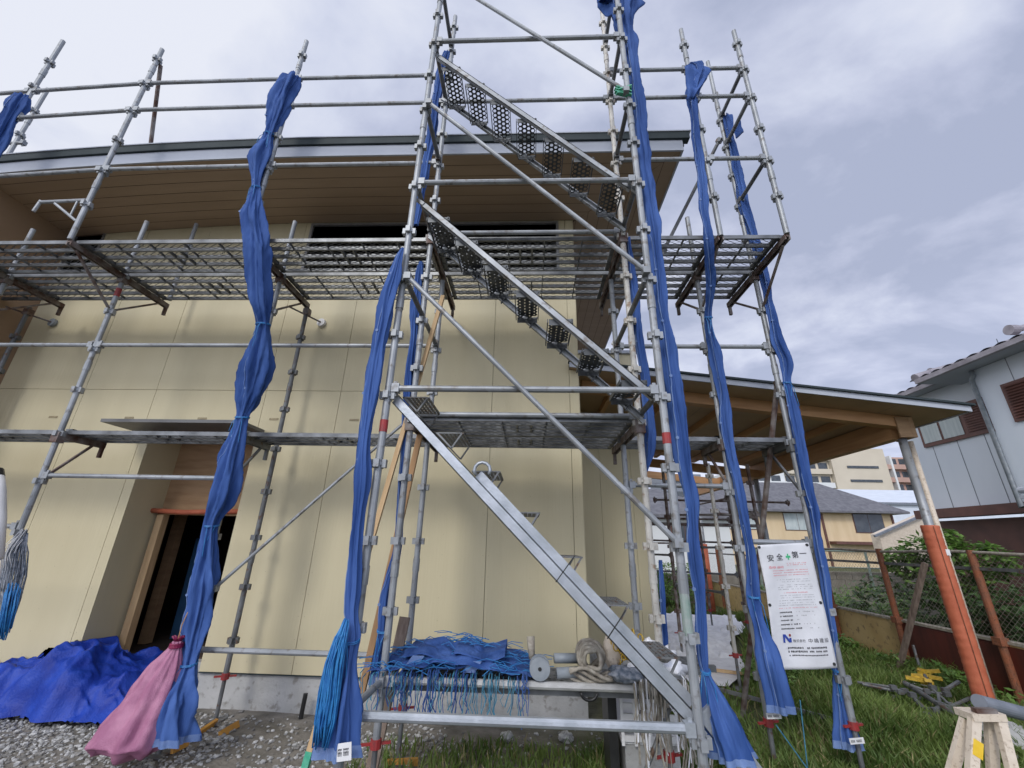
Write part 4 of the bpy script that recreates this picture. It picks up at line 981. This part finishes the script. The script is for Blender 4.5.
# ------------------------------------------------------------------ scaffold under the carport, white sheets
sd = thing('scaffold', (3.4, 4, 0), 'thin rusty second scaffold standing under the carport beside the house', 'scaffold')
def spost(x, y, h, m='rusty'): post(x, y, -1, 3, 0, h, m, True, sd, 4)
for x, y, h, m in ((3.18,3.94,2.75,'rusty'),(3.39,2.64,2.6,'whitepost'),(3.22,5.4,2.6,'rusty'),(4.6,6.4,2.7,'rusty'),(4.7,5.1,2.6,'rusty'),(3.2,6.8,2.6,'rusty'),(4.2,3.2,2.7,'rusty'),(3.05,4.7,2.7,'rusty')): spost(x, y, h, m)
for (a, b_, z) in (((3.2,3.94),(4.2,3.2),2.0),((3.39,2.64),(4.2,3.2),1.95),((3.2,5.4),(4.7,5.1),2.03),((3.2,5.4),(4.7,5.1),1.63),((3.0,4.1),(5.2,4.0),2.25),((4.6,6.4),(3.2,6.8),1.6),((3.2,5.4),(4.7,5.1),1.1),((3.18,3.94),(3.22,5.4),1.4),((3.39,2.64),(3.18,3.94),1.0),((4.7,5.1),(4.6,6.4),2.4)):
    bar((a[0],a[1],z),(b_[0],b_[1],z-.02),'rusty' if z > 1.5 else 'galv_dark',.017,parent=sd)
b_ = MB(); b_.box((3.0,4.3,1.86),(4.9,4.55,1.90)); b_.build('plank','rusty',sd); b_ = MB(); b_.box((2.9,5.6,1.93),(4.9,5.9,1.97)); b_.build('plank','galv_dark',sd)
b_ = MB(); b_.beam((3.6,3.9,1.52),(4.5,4.2,1.54),.2,.03); b_.build('plank','galv_dark',sd)
# taller posts and a sheet seen above the carport roof
tp = thing('scaffold', (3, 6, 0), 'pale scaffold posts with a blue sheet rising above the back of the carport roof', 'scaffold')
for (px0, x_, y_) in ((0,2.95,5.9),(0,3.35,7.4),(0,2.9,7.6)):
    post(x_, y_, 3, 12, 2.0, 6.1, 'whitepost', False, tp, 4)
bar((2.95,5.9,pk(6)),(2.9,7.6,pk(6)),'galv',parent=tp); bar((2.95,5.9,pk(9)),(2.9,7.6,pk(9)),'galv',parent=tp); bar((2.95,5.9,pk(4)),(3.35,7.4,pk(4)),'galv',parent=tp)
b_ = MB(); b_.path([(2.93,6.2,5.6),(2.95,6.25,5.2),(2.9,6.2,4.8),(2.95,6.2,4.4)],[.03,.1,.08,.05],12); b_.build('blue_sheet','sheet',tp,smooth=True)
# white ground sheet
b_ = MB(); nx, ny = 26, 60; vs = []
for j in range(ny+1):
    for i in range(nx+1):
        v_ = j/ny; y = 2.55 + 5.2*v_; xa = 2.72 + .05*sin(y*3); xb = 3.30 + .48*(y-2.6) + .12*sin(y*2.3); x = xa + (xb-xa)*i/nx
        crum = .0 if y < 3.9 else .10*abs(noise.noise(V(x*4,y*4,1))) + .06*abs(noise.noise(V(x*9,y*9,1)))
        vs.append((x, y, .06 + crum + .012*noise.noise(V(x*3,y*3,4))))
tag(b_.add(vs, [(j*(nx+1)+i, j*(nx+1)+i+1, (j+1)*(nx+1)+i+1, (j+1)*(nx+1)+i) for j in range(ny) for i in range(nx)]).build('ground_sheet', 'whitecloth'), 'white plastic sheet laid along the ground under the carport', 'plastic sheet')
for (a, b_, lab) in (((2.75,3.3,.09),(3.7,2.9,.09),'thin timber lath across the white ground sheet'),((2.6,2.7,.1),(3.9,1.5,.06),'dark steel rod lying in the grass beside the white ground sheet')):
    board(V(*a), V(*b_), .035, .02, 'wood' if 'timber' in lab else 'galv_dark', 'batten', lab, 'batten')

# ------------------------------------------------------------------ right hand boundary fence
fn = thing('boundary_fence', (6.2, 4, 0), 'chain link fence with rusty orange posts on a low stained wall at the right', 'fence')
fy = [-2.2, -.7, .85, 2.33, 3.72, 5.05, 6.5, 8.0, 9.5, 11.0]
for i, y in enumerate(fy):
    b_ = MB(); b_.tube((6.17, y, 0), (6.17, y, 1.56), .038, 12); b_.box((6.12,y-.05,.58),(6.215,y+.05,.66)); b_.build('post', 'rustorange', fn)
b_ = MB(); b_.path([(6.17, y, 1.53 + .012*sin(y*3)) for y in [-2.2 + .4*k for k in range(34)]], .018, 8); b_.build('top_rail', 'ropetan', fn)
b_ = MB(); b_.beam((6.18,-2.2,1.36),(6.18,11,1.36),.02,.035); b_.build('mid_rail', 'galv_dark', fn)
b_ = MB(); x, H, st = 6.19, (.62, 1.51), .062
hh = H[1]-H[0]; y = -2.2 - hh
while y < 11:
    for d in (1, -1):
        ya, yb = (y, y+hh) if d > 0 else (y+hh, y)
        b_.add([(x+.001*d, ya-.0028, H[0]), (x+.001*d, ya+.0028, H[0]), (x+.001*d, yb+.0028, H[1]), (x+.001*d, yb-.0028, H[1])], [(0,1,2,3)])
    y += st
b_.build('chain_link', 'chain', fn)
for a, c_, m in ((-2.2, 2.35, 'wallcream'), (2.352, 3.75, 'wallmaroon'), (3.752, 11, 'wallcream')):
    b_ = MB(); b_.box((6.20, a, -.1), (6.29, c_, .60)); b_.build('low_wall', m, fn)
b_ = MB(); b_.box((6.185, -2.2, .601), (6.30, 11, .63)); b_.build('coping', 'ropetan', fn)
b_ = MB(); b_.box((6.19, 1.2, -.1), (6.199, 3.75, .58)); b_.build('wall_panel', 'wallmaroon', fn)
board(at(894,690,X=5.75), at(925,563,X=6.1), .05, .05, 'wood_old', 'prop', 'grey timber prop leaning against the rusty fence', 'timber')
b_ = MB(); b_.tube(at(925,685,X=5.9), at(913,645,X=5.95), .016, 8); tag(b_.build('steel_stake','galv_dark'), 'short steel stake standing by the maroon wall', 'stake')
# block wall behind fence end
b_ = MB()
for r in range(5):
    for i in range(16):
        xx = 6.6 + i*.41 + (.2 if r % 2 else 0); b_.box((xx, 9.2, r*.2), (xx+.395, 9.33, r*.2+.19))
tag(b_.build('block_wall', 'block'), 'low grey concrete block wall behind the chain link fence', 'wall')
b_ = MB()
for y in (9.0,): 
    for x in (7.0, 8.4, 9.8): b_.tube((x,y,0),(x,y,1.55),.03,8)
    b_.tube((6.4,y,1.5),(11,y,1.5),.02,8); b_.tube((6.4,y,1.1),(11,y,1.1),.015,8)
tag(b_.build('green_fence', 'greenpaint'), 'pale green pipe fence in front of the grey block wall', 'fence')
# back wall & hedge under the carport
b_ = MB()
for r in range(3):
    for i in range(18):
        xx = 1.8 + i*.41 + (.2 if r % 2 else 0); b_.box((xx, 10.6, r*.26), (xx+.395, 10.75, r*.26+.25))
tag(b_.build('block_wall', 'block'), 'weathered block wall at the far end of the plot seen under the carport', 'wall')

# ------------------------------------------------------------------ foliage
def foliage(name, blobs, n_, size, m, label, cat, kind=None, seed=0, trunk=None):
    rnd = random.Random(seed); b_ = MB()
    for i in range(n_):
        cx, cy, cz_, rx, ry, rz = rnd.choice(blobs)
        d = V(rnd.gauss(0,1), rnd.gauss(0,1), rnd.gauss(0,1)).normalized() * rnd.uniform(.45, 1.05)**.6
        p = V(cx + d.x*rx, cy + d.y*ry, cz_ + d.z*rz)
        if noise.noise(p*2.3+V(seed,0,0)) < -.22: continue
        if p.z < 0: continue
        a = V(rnd.uniform(-1,1), rnd.uniform(-1,1), rnd.uniform(-.6,.3)).normalized(); s_ = a.cross(V(rnd.uniform(-.4,.4),rnd.uniform(-.4,.4),1)).normalized()
        L_ = size*rnd.uniform(.6,1.3); W2 = L_*.28
        b_.add([p, p + a*L_*.5 + s_*W2, p + a*L_, p + a*L_*.5 - s_*W2], [(0,1,2,3)])
    if trunk is None: return tag(b_.build(name, m), label, cat, kind=kind)
    root = thing(name, trunk, label, cat); b_.build('crown', m, root)
    t_ = MB(); tx, ty, tz = trunk
    for q in blobs: t_.path([(tx,ty,0),(tx+(q[0]-tx)*.3,ty+(q[1]-ty)*.3,q[2]*.5),(q[0],q[1],q[2])],[.05,.035,.012],7)
    t_.build('trunk', 'bark', root); return root
foliage('shrub', [(7.5,4.5,1.5,.3,.36,.30),(7.5,4.05,1.58,.3,.3,.30),(7.4,4.9,1.36,.26,.26,.25),(7.6,3.65,1.42,.28,.3,.26),(7.5,4.3,1.2,.4,.7,.4)], 4200, .11, 'leaf', 'bright green leafy shrub rising above the fence beside the pale blue house', 'shrub', seed=1, trunk=(7.8,4.2,0))
foliage('undergrowth', [(7.1,y,.55,.6,.7,.6) for y in (-1,0,1,2,3,4,5)]+[(7.5,y,.75,.5,.7,.45) for y in (0,1,2,3,4)], 10500, .12, 'leafdark', 'dark shrubs crowded behind the chain link fence', 'undergrowth', 'stuff', 2)
foliage('undergrowth', [(6.9+.5*random.random(),y,.30,.5,.6,.38) for y in (5,5.7,6.4,7,7.8,8.6)]+[(8,7,.4,.8,.8,.45),(9,8,.4,.8,.8,.4)], 8000, .09, 'leaf', 'weedy green growth in front of the block wall beyond the fence', 'undergrowth', 'stuff', 3)
foliage('hedge', [(x,10.2,.75,.5,.35,.35) for x in (2.2,2.9,3.6,4.3,5.0,5.7)]+[(x,9.8,.3,.5,.35,.3) for x in (3.4,4.2,5)], 7000, .09, 'leaf', 'low green hedge along the far block wall seen under the carport', 'hedge', 'stuff', 4)
foliage('weeds', [(4.0,3.1,.12,.35,.35,.22),(4.5,3.6,.1,.4,.3,.2),(4.6,4.3,.1,.3,.3,.2),(3.75,2.7,.1,.25,.3,.2)], 2600, .06, 'leaf', 'low leafy weeds beside the white ground sheet', 'weeds', 'stuff', 5)
foliage('weeds', [(5.9,y,.1,.2,.4,.18) for y in (1.2,2,2.8,3.6,4.6)], 2200, .07, 'leaf', 'leafy weeds growing along the foot of the fence wall', 'weeds', 'stuff', 6)

# ------------------------------------------------------------------ yard clutter at the right
yc = thing('clamp_pile', (4.9,1.3,0), 'tangled pile of galvanised scaffold clamps and short rods in the grass', 'metal pile')
rnd = random.Random(4); b_ = MB(); c_ = at(935,712,Z=.06)
for k in range(22):
    p = c_ + V(rnd.uniform(-.25,.35), rnd.uniform(-.2,.35), rnd.uniform(0,.14)); a = rnd.uniform(0,3.1); L_ = rnd.uniform(.1,.35); q = p + V(cos(a)*L_, sin(a)*L_, rnd.uniform(-.03,.08))
    q.z = max(q.z, .03); b_ = MB(); b_.tube(p, q, rnd.uniform(.01,.02), 7)
    b_.box(tuple(p-V(.03,.02,.02)), tuple(p+V(.03,.02,.02))); b_.build('clamp', 'galv_dark', yc)

b_ = MB(); b_.tube(at(905,683,Z=.2), at(957,716,Z=.12), .024, 10); b_.build('rod', 'galv_dark', yc); b_ = MB(); b_.tube(at(880,733,Z=.05), at(925,738,Z=.05), .024, 10); b_.build('rod', 'galv_dark', yc)
b_ = MB()

for k in range(14): p = at(925+rnd.uniform(-6,5), 676+rnd.uniform(-5,5), Z=.22); b_.beam(p, p+V(rnd.uniform(-.12,.12),rnd.uniform(-.1,.1),rnd.uniform(-.08,.03)), .06, .03)
b_.beam(at(916,676,Z=.2), at(934,677,Z=.2), .10, .03); tag(b_.build('yellow_webbing', 'yellowrope'), 'crumpled yellow webbing on the grass by the maroon wall', 'webbing')
b_ = MB(); b_.tube(at(944,660,Z=.35)+V(0,0,-.3), at(905,682,Z=.15), .004, 5); tag(b_.build('white_rope','whitecloth'), 'white cord lying over the grass by the fence', 'cord')
lump((at(1010,745,Z=.1).x, at(1010,745,Z=.1).y, .1), .22,.2,.16, 'concrete', 'concrete_lump', 'grey rubble lump behind the cream stepladder', 'rubble', 9)
# cream stepladder
sl = thing('stepladder', (3.25,-.55,0), 'cream plastic stepladder with yellow labels at the lower right corner', 'stepladder')
tl, tr = at(976,724,Y=-.6), at(1001,724,Y=-.6); bl, br = at(966,900,Y=-.70), at(1045,900,Y=-.70)
def down(a, b_): 
    t = (a.z - .0)/(a.z-b_.z); return a + (b_-a)*t
for a, b_ in ((tl, down(tl,bl)), (tr, down(tr,br))):
    s_ = MB(); s_.beam(a + V(0,0,.02), b_, .042, .028, up=(0,1,0)); s_.build('rail', 'cream', sl)
    s_ = MB(); s_.beam(a + V(0,.05,.0), V(b_.x, -.50, 0), .045, .025, up=(0,1,0)); s_.build('rail', 'cream', sl)
for t in (.28, .60, .9):
    a, b_ = tl.lerp(down(tl,bl), t), tr.lerp(down(tr,br), t); s_ = MB(); s_.beam(a, b_, .07, .03, up=(0,0,1)); s_.build('step', 'cream', sl)
s_ = MB(); s_.beam(tl+V(-.02,.03,.03), tr+V(.02,.03,.03), .10, .03); s_.build('top_cap', 'cream', sl)
s_ = MB(); m_ = (tl+tr)/2; s_.beam(m_+V(-.05,.0,.055), m_+V(.05,0,.055), .03,.02); s_.build('hinge', 'rusty', sl)
s_ = MB(); d = (down(tl,bl)-tl).normalized(); q = tl + d*.07 + V(0,-.016,0); s_.beam(q, q + d*.07, .044, .004, up=(0,1,0)); q = tr.lerp(tl,.55) + V(-.005,-.03,-.22); s_.beam(q, q + V(-.06,0,-.16), .04, .004, up=(0,1,0)); s_.build('label_sticker', 'yellow', sl)
s_ = MB(); s_.beam(tl.lerp(down(tl,bl),.30)+V(0.08,-.005,0), tl.lerp(down(tl,bl),.75)+V(.17,-.005,.1), .035,.012, up=(0,1,0)); s_.build('brace','cream',sl)
b_ = MB(); a = at(979,702,Y=-.55); q = at(1040,718,Y=-.40); d = (q-a); b_.path([a, q, a + d*6], .034, 20); o = b_.build('grey_pipe', 'pipe', smooth=False); tag(o, 'grey plastic pipe resting on top of the cream stepladder', 'pipe')
for k, pp in enumerate(((1.8,-.6,.45),)): pass
# extra red jacks and pole near bottom centre
b_ = MB(); b_.tube(at(776,725,Y=.3), at(812,775,Y=.3), .004, 5); b_.tube(at(800,700,Y=.45), at(808,772,Y=.45), .004, 5)
tag(b_.build('string', 'rope_cyan'), 'teal strings trailing below the sheet left of the banner', 'string')

# ------------------------------------------------------------------ neighbouring houses
nh = thing('pale_blue_house', (11, 4, 0), 'two storey pale blue clad house with brown shutters and tiled roof at the right', 'house')
HX = 9.0
def wl(px, py): return at(px, py, X=HX)
def prism(b_, x0, x1, y0, y1, z0, z1): b_.box((x0,y0,z0),(x1,y1,z1))
b_ = MB(); yfar = wl(905,440).y; yn = 3.75
b_.box((HX, yn, 2.30), (15, 6.0, 4.535)); b_.build('wall', 'bluewhite', nh)
b_ = MB(); b_.box((HX+.05, yn, 0), (15, 5.9, 2.10)); b_.build('lower_wall', 'brownshut', nh)
b_ = MB(); b_.box((HX-.45, -2, -.0), (15, yn-.01, 4.455)); b_.build('wall', 'bluewhite', nh)
jn = MB()
for y in (5.35, 4.85, 4.35, 4.02): jn.box((HX-.004, y-.006, 2.31), (HX-.001, y+.006, 3.5))
for y in (3.2, 2.4, 1.6): jn.box((HX-.454, y-.006, 0.2), (HX-.451, y+.006, 4.8))
jn.build('cladding_joint', 'pipe', nh)
b_ = MB(); b_.box((HX-.04, 4.05, 3.50), (HX-.002, 5.50, 4.12)); fr = b_.build('window', 'brownshut', nh)
b_ = MB(); b_.box((HX-.05, 4.62, 3.57), (HX-.042, 5.02, 4.06)); b_.box((HX-.05, 5.07, 3.57), (HX-.042, 5.44, 4.06)); b_.build('pane', 'curtain', fr)
def louvre(x, y0, y1, z0, z1, parent):
    b_ = MB(); b_.box((x-.03,y0,z0),(x-.001,y1,z1)); o = b_.build('shutter', 'brownshut', parent)
    b_ = MB(); z = z0+.05
    while z < z1-.04: b_.add([(x-.055,y0+.04,z),(x-.055,y1-.04,z),(x-.031,y1-.04,z+.03),(x-.031,y0+.04,z+.03)],[(0,1,2,3)]); z += .045
    b_.build('louvre', 'brownshut', o)
louvre(HX, 4.06, 4.58, 3.53, 4.10, nh)
q1 = at(1001,384,X=HX-.45); q2 = at(1010,424,X=HX-.45); louvre(HX-.45, .9, q1.y, q2.z, q1.z-.02, nh)
b_ = MB(); q1 = at(1000,518,X=HX-.45); b_.box((HX-.60, -1, 2.16), (HX-.451, yn-.35, 2.28)); b_.box((HX-.25, yn, 2.14), (HX-.001, 5.95, 2.30)); b_.build('canopy', 'brownshut', nh)
louvre(HX-.45, 1.5, 3.3, .4, 2.1, nh)
b_ = MB(); b_.path([(HX-.5,yn-.05,4.44),(HX-.5,yn-.05,4.35),(HX-.48,yn+.02,4.3),(HX-.48,yn+.02,2.2),(HX-.55,3.0,2.36),(HX-.55,2.6,2.36)], .035, 8); b_.build('downpipe', 'disc', nh, smooth=True)
b_ = MB(); b_.tube((HX-.7,1.6,2.42),(HX-.7,3.5,2.42),.05,10); b_.box((HX-.75,1.5,2.30),(HX-.46,3.5,2.34)); b_.build('awning_roll', 'fascia', nh)
# tiled roofs
def tiled(b_, y0, y1, x0, z0, x1, z1, st=.22):
    y = y0; 
    while y < y1:
        n_ = 5; vs = []
        for k in range(n_+1):
            a = pi*k/n_; yy = y + st*(k/n_); dz = .035*sin(a)
            vs += [(x0, yy, z0+dz), (x1, yy, z1+dz)]
        b_.add(vs, [(2*k, 2*k+2, 2*k+3, 2*k+1) for k in range(n_)]); y += st
r1 = MB(); tiled(r1, 3.7, 6.5, 8.72, 4.63, 12, 5.35); tiled(r1, -2.5, 4.4, 8.2, 4.55, 12, 5.7)
# gable verge rows and ridge ends
for (x0,z0,x1,z1,y) in ((8.72,4.63,12,5.35,6.5),(8.2,4.55,12,5.7,4.4)): r1.tube((x0,y,z0+.03),(x1,y,z1+.05),.08,10)
r1.build('roof_tiles', 'tile', nh)
b_ = MB(); 
b_.add([(8.72,3.7,4.61),(8.72,6.5,4.61),(12,6.5,5.33),(12,3.7,5.33),(8.72,3.7,4.54),(8.72,6.5,4.54),(12,6.5,4.54),(12,3.7,4.54)],[(0,1,2,3),(7,6,5,4),(0,4,5,1),(1,5,6,2),(2,6,7,3),(3,7,4,0)])
b_.add([(8.2,-2.5,4.53),(8.2,4.4,4.53),(12,4.4,5.68),(12,-2.5,5.68),(8.2,-2.5,4.46),(8.2,4.4,4.46),(12,4.4,4.46),(12,-2.5,4.46)],[(0,1,2,3),(7,6,5,4),(0,4,5,1),(1,5,6,2),(2,6,7,3),(3,7,4,0)]); b_.build('eaves', 'fascia', nh)
b_ = MB(); b_.box((8.64,3.75,4.52),(8.71,6.45,4.60)); b_.box((8.12,-2.4,4.44),(8.19,4.35,4.52)); b_.build('gutter', 'tile', nh)
for p in (at(936,372,X=9.3), at(1016,330,X=8.9)):
    b_ = MB(); b_.tube(p+V(-.12,0,0), p, .085, 14); b_.tube(p, p+V(2.2,0,.75), .05, 8); b_.build('ridge_end', 'tile', nh)

# beige house with hip roof
def hipped(name, x0, x1, y0, y1, ze, zr, ov, label, wm, rm, wins=()):
    root = thing(name, ((x0+x1)/2, (y0+y1)/2, 0), label, 'house')
    b_ = MB(); b_.box((x0,y0,0),(x1,y1,ze)); b_.build('wall', wm, root)
    b_ = MB(); d = (y1-y0)/2+ov; a, c_, e_, f_ = x0-ov, x1+ov, y0-ov, y1+ov
    b_.add([(a,e_,ze),(c_,e_,ze),(c_,f_,ze),(a,f_,ze),(a+d,(y0+y1)/2,zr),(c_-d,(y0+y1)/2,zr),(a,e_,ze-.18),(c_,e_,ze-.18),(c_,f_,ze-.18),(a,f_,ze-.18)],
        [(0,1,5,4),(1,2,5),(2,3,4,5),(3,0,4),(6,7,1,0),(7,8,2,1),(8,9,3,2),(9,6,0,3),(9,8,7,6)]); b_.build('roof', rm, root)
    for (wx0, wx1, wz0, wz1, dr) in wins:
        b_ = MB(); b_.box((wx0-.06, y0-.05, wz0-.06), (wx1+.06, y0-.002, wz1+.06)); o = b_.build('window', 'brownshut', root)
        b_ = MB(); m_ = (wx0+wx1)/2; b_.box((wx0,y0-.07,wz0),(m_-.02,y0-.052,wz1)); b_.box((m_+.02,y0-.07,wz0),(wx1,y0-.052,wz1)); b_.build('pane', 'glassdark' if dr else 'curtain', o)
    return root
yh = hipped('beige_house', 16.5, 35.3, 39.4, 47, 4.95, 8.1, .9, 'beige two storey house with grey hipped roof beyond the fence', 'beige', 'tileg', [(31.6,34.2,3.1,4.75,True),(25.2,27.6,3.2,4.7,False),(20,22.5,3.2,4.7,False)])
b_ = MB(); b_.box((28.9,38.4,2.0),(35.6,39.39,2.25)); b_.build('porch_roof','brownshut',yh)
b_ = MB(); b_.box((35.05,39.3,0),(35.2,39.39,4.7)); b_.box((28.6,39.3,0),(28.8,39.39,4.7)); b_.build('downpipe','brownshut',yh)
gh = hipped('grey_roofed_house', 4.6, 12.2, 22, 28, 3.2, 5.0, .5, 'white walled house with grey roof seen through the posts under the carport', 'aptwhite', 'tileg', [(6,7.4,1.8,2.7,True),(9,10.4,1.8,2.7,True)])
bh = hipped('brown_house', 1.5, 4.2, 20, 25, 4.0, 5.2, .5, 'narrow orange brown house behind the scaffold posts beside the recessed wall', 'aptpink', 'tileg', [(2.4,3.4,2.4,3.2,True)])
# sheds
sh = thing('white_shed', (58,58,0), 'white metal clad shed between the beige house and the pale blue house', 'shed')
b_ = MB(); b_.add([(46,58,0),(70,58,0),(70,72,0),(46,72,0),(46,58,7.5),(70,58,7.5),(70,72,11.2),(50,72,11.2)],[(3,2,1,0),(4,5,6,7),(0,1,5,4),(1,2,6,5),(2,3,7,6),(3,0,4,7)]); b_.build('wall','shedwhite',sh)
b_ = MB(); b_.box((45.6,57.6,7.42),(70.4,57.9,7.72)); b_.build('eaves','pipe',sh)
sh2 = thing('small_shed', (14,13,0), 'small rusty white lean-to with sloping roof left of the leafy shrub', 'shed')
b_ = MB(); b_.add([(13.35,13,0),(15.5,13,0),(15.5,13.4,0),(13.35,13.4,0),(13.35,13,2.08),(15.5,13,2.95),(15.5,13.4,2.95),(13.35,13.4,2.08)],[(3,2,1,0),(4,5,6,7),(0,1,5,4),(1,2,6,5),(2,3,7,6),(3,0,4,7)]); b_.build('wall','cream',sh2)
b_ = MB(); b_.beam((13.1,12.9,2.0),(15.6,12.9,3.0),.08,.07); b_.build('roof','pipe',sh2)
# apartment blocks
ab = thing('apartment_block', (65,95,0), 'large cream apartment block with long balconies far behind the beige house', 'apartment building')
b_ = MB(); b_.box((66.5,90,0),(78,105,22.3)); b_.build('wall','apt',ab)
b_ = MB(); b_.box((56,91,0),(66.4,103,24)); b_.build('wall','apt',ab)
b_ = MB(); b_.box((46,90,0),(55.9,103,17.6)); b_.build('wall','aptwhite',ab)
b_ = MB(); b_.box((62,106,0),(86,118,31.5)); b_.build('wall','apt',ab)
for k in range(7):
    z = 2.2 + k*2.9
    b_ = MB(); b_.box((56.3,90.2,z),(66.3,90.99,z+1.1)) if z < 20 else None; b_.box((47,89.3,z),(55.8,89.99,z+1.1)) if z < 15 else None
    if b_.v: b_.build('balcony','apt' if z>15 else 'aptwhite',ab)
    b_ = MB()
    for x in (56.6,59.1,61.6,64.1): b_.box((x,90.9,z+1.15),(x+1.9,90.98,z+2.5)) if z < 21 else None
    for x in (47.5,50.3,53): b_.box((x,89.9,z+1.15),(x+1.9,89.98,z+2.4)) if z < 15 else None
    b_.box((69.5,89.85,z+1.3),(76,89.98,z+1.8)) if z < 18 else None
    if b_.v: b_.build('window','glassdark',ab)
pb = thing('apartment_block', (88,100,0), 'pinkish brown apartment block with white columns beside the steel carport post', 'apartment building')
b_ = MB(); b_.box((82,100,0),(100,112,22.5)); b_.build('wall','aptpink',pb)
for k in range(7):
    z = 1.5 + k*3.0; b_ = MB(); b_.box((82.2,98.9,z),(99.8,99.99,z+1.1)); b_.build('balcony','aptpink',pb)
    b_ = MB(); [b_.box((82.5+i*2.2,99.9,z+1.2),(84.1+i*2.2,99.98,z+2.6)) for i in range(8)]; b_.build('window','glassdark',pb)
for x in (82,86.2,90.4,94.6,98.8): b_ = MB(); b_.box((x,98.7,0),(x+.45,99.99,22.6)); b_.build('column','aptwhite',pb)
# pylon-like antenna
b_ = MB(); b_.tube((79,101,20),(79,101,29),.08,6); b_.beam((77.6,101,27.5),(80.4,101,27.5),.08,.08); tag(b_.build('antenna','pipe'), 'thin roof antenna above the pinkish apartment block', 'antenna')
tw = thing('grey_tower', (20,50,0), 'blue grey office block far behind the carport beams', 'building')
b_ = MB(); b_.box((21,62,0),(27,68,11.8)); b_.build('wall','pipe',tw)
for k in range(5): b_ = MB(); b_.box((21.3,61.9,1.5+k*2.2),(26.7,61.98,2.6+k*2.2)); b_.build('window','glassdark',tw)

# ------------------------------------------------------------------ light and sky
SUN_EL, SUN_AZ = radians(38), radians(200)       # sun behind the camera, slightly left; azimuth from +Y clockwise
w_ = bpy.data.worlds.new('World'); scn.world = w_; w_.use_nodes = True
n, l = w_.node_tree.nodes, w_.node_tree.links; n.clear()
out = n.new('ShaderNodeOutputWorld'); sky = n.new('ShaderNodeTexSky'); sky.sky_type = 'NISHITA'; sky.sun_disc = False
sky.sun_elevation = SUN_EL; sky.sun_rotation = SUN_AZ; sky.air_density = 1; sky.dust_density = 2
bg1 = n.new('ShaderNodeBackground'); bg1.inputs[1].default_value = .06; l.new(sky.outputs[0], bg1.inputs[0])
tc = n.new('ShaderNodeTexCoord'); sp = n.new('ShaderNodeSeparateXYZ'); l.new(tc.outputs['Generated'], sp.inputs[0])
def math_(op, a, b=None, c=None):
    m_ = n.new('ShaderNodeMath'); m_.operation = op
    for i, v_ in enumerate((a, b, c)):
        if v_ is None: continue
        if isinstance(v_, (int, float)): m_.inputs[i].default_value = v_
        else: l.new(v_, m_.inputs[i])
    return m_.outputs[0]
zz = math_('MAXIMUM', math_('ADD', sp.outputs[2], .22), .05)
cx, cy = math_('DIVIDE', sp.outputs[0], zz), math_('DIVIDE', sp.outputs[1], zz)
cb = n.new('ShaderNodeCombineXYZ'); l.new(cx, cb.inputs[0]); l.new(cy, cb.inputs[1])
mp = n.new('ShaderNodeMapping'); mp.inputs['Rotation'].default_value = (0, 0, radians(-48)); mp.inputs['Scale'].default_value = (1.2, 1.7, 1); l.new(cb.outputs[0], mp.inputs[0])
n1 = n.new('ShaderNodeTexNoise'); n1.inputs['Scale'].default_value = 1.55; n1.inputs['Detail'].default_value = 10; n1.inputs['Roughness'].default_value = .55; n1.inputs['Distortion'].default_value = .25; l.new(mp.outputs[0], n1.inputs['Vector'])
n2 = n.new('ShaderNodeTexNoise'); n2.inputs['Scale'].default_value = .45; n2.inputs['Detail'].default_value = 3; l.new(cb.outputs[0], n2.inputs['Vector'])
cmb = math_('ADD', math_('MULTIPLY', n1.outputs['Fac'], .7), math_('MULTIPLY', n2.outputs['Fac'], .3))
cmb = math_('ADD', cmb, math_('MULTIPLY', sp.outputs[0], -.13))       # brighter cloud to the left
rp = n.new('ShaderNodeValToRGB'); l.new(cmb, rp.inputs['Fac'])
els = rp.color_ramp.elements; els[0].position = .385; els[0].color = (.45,.50,.67,1); els[1].position = .60; els[1].color = (.86,.89,.99,1)
e2 = els.new(.44); e2.color = (.56,.605,.78,1); e3 = els.new(.50); e3.color = (.70,.745,.90,1)
# cloud deck brighter low down and on the sun's side
low = n.new('ShaderNodeMapRange'); l.new(sp.outputs[2], low.inputs['Value']); low.inputs['From Min'].default_value = 0; low.inputs['From Max'].default_value = .45; low.inputs['To Min'].default_value = 1.25; low.inputs['To Max'].default_value = 1.0
sth = n.new('ShaderNodeMapRange'); l.new(sp.outputs[1], sth.inputs['Value']); sth.inputs['From Min'].default_value = -.9; sth.inputs['From Max'].default_value = .1; sth.inputs['To Min'].default_value = 2.0; sth.inputs['To Max'].default_value = 1.0
bg2 = n.new('ShaderNodeBackground'); l.new(rp.outputs[0], bg2.inputs[0]); l.new(math_('MULTIPLY', low.outputs[0], sth.outputs[0]), bg2.inputs[1])
mxs = n.new('ShaderNodeMixShader'); mxs.inputs[0].default_value = .93; l.new(bg1.outputs[0], mxs.inputs[1]); l.new(bg2.outputs[0], mxs.inputs[2]); l.new(mxs.outputs[0], out.inputs[0])
sd_ = bpy.data.lights.new('sun', 'SUN'); sd_.energy = 1.3; sd_.angle = radians(14); sd_.color = (1, .96, .90)
so_ = bpy.data.objects.new('sun', sd_); COL.objects.link(so_)
dirv = V(sin(SUN_AZ)*cos(SUN_EL), cos(SUN_AZ)*cos(SUN_EL), sin(SUN_EL))
so_.rotation_euler = dirv.to_track_quat('Z', 'Y').to_euler(); so_.location = (0, -10, 20)
scn.view_settings.view_transform = 'Standard'; scn.view_settings.look = 'None'; scn.view_settings.exposure = 0; scn.view_settings.gamma = 1
scn.cycles.max_bounces = 6; scn.cycles.use_denoising = True
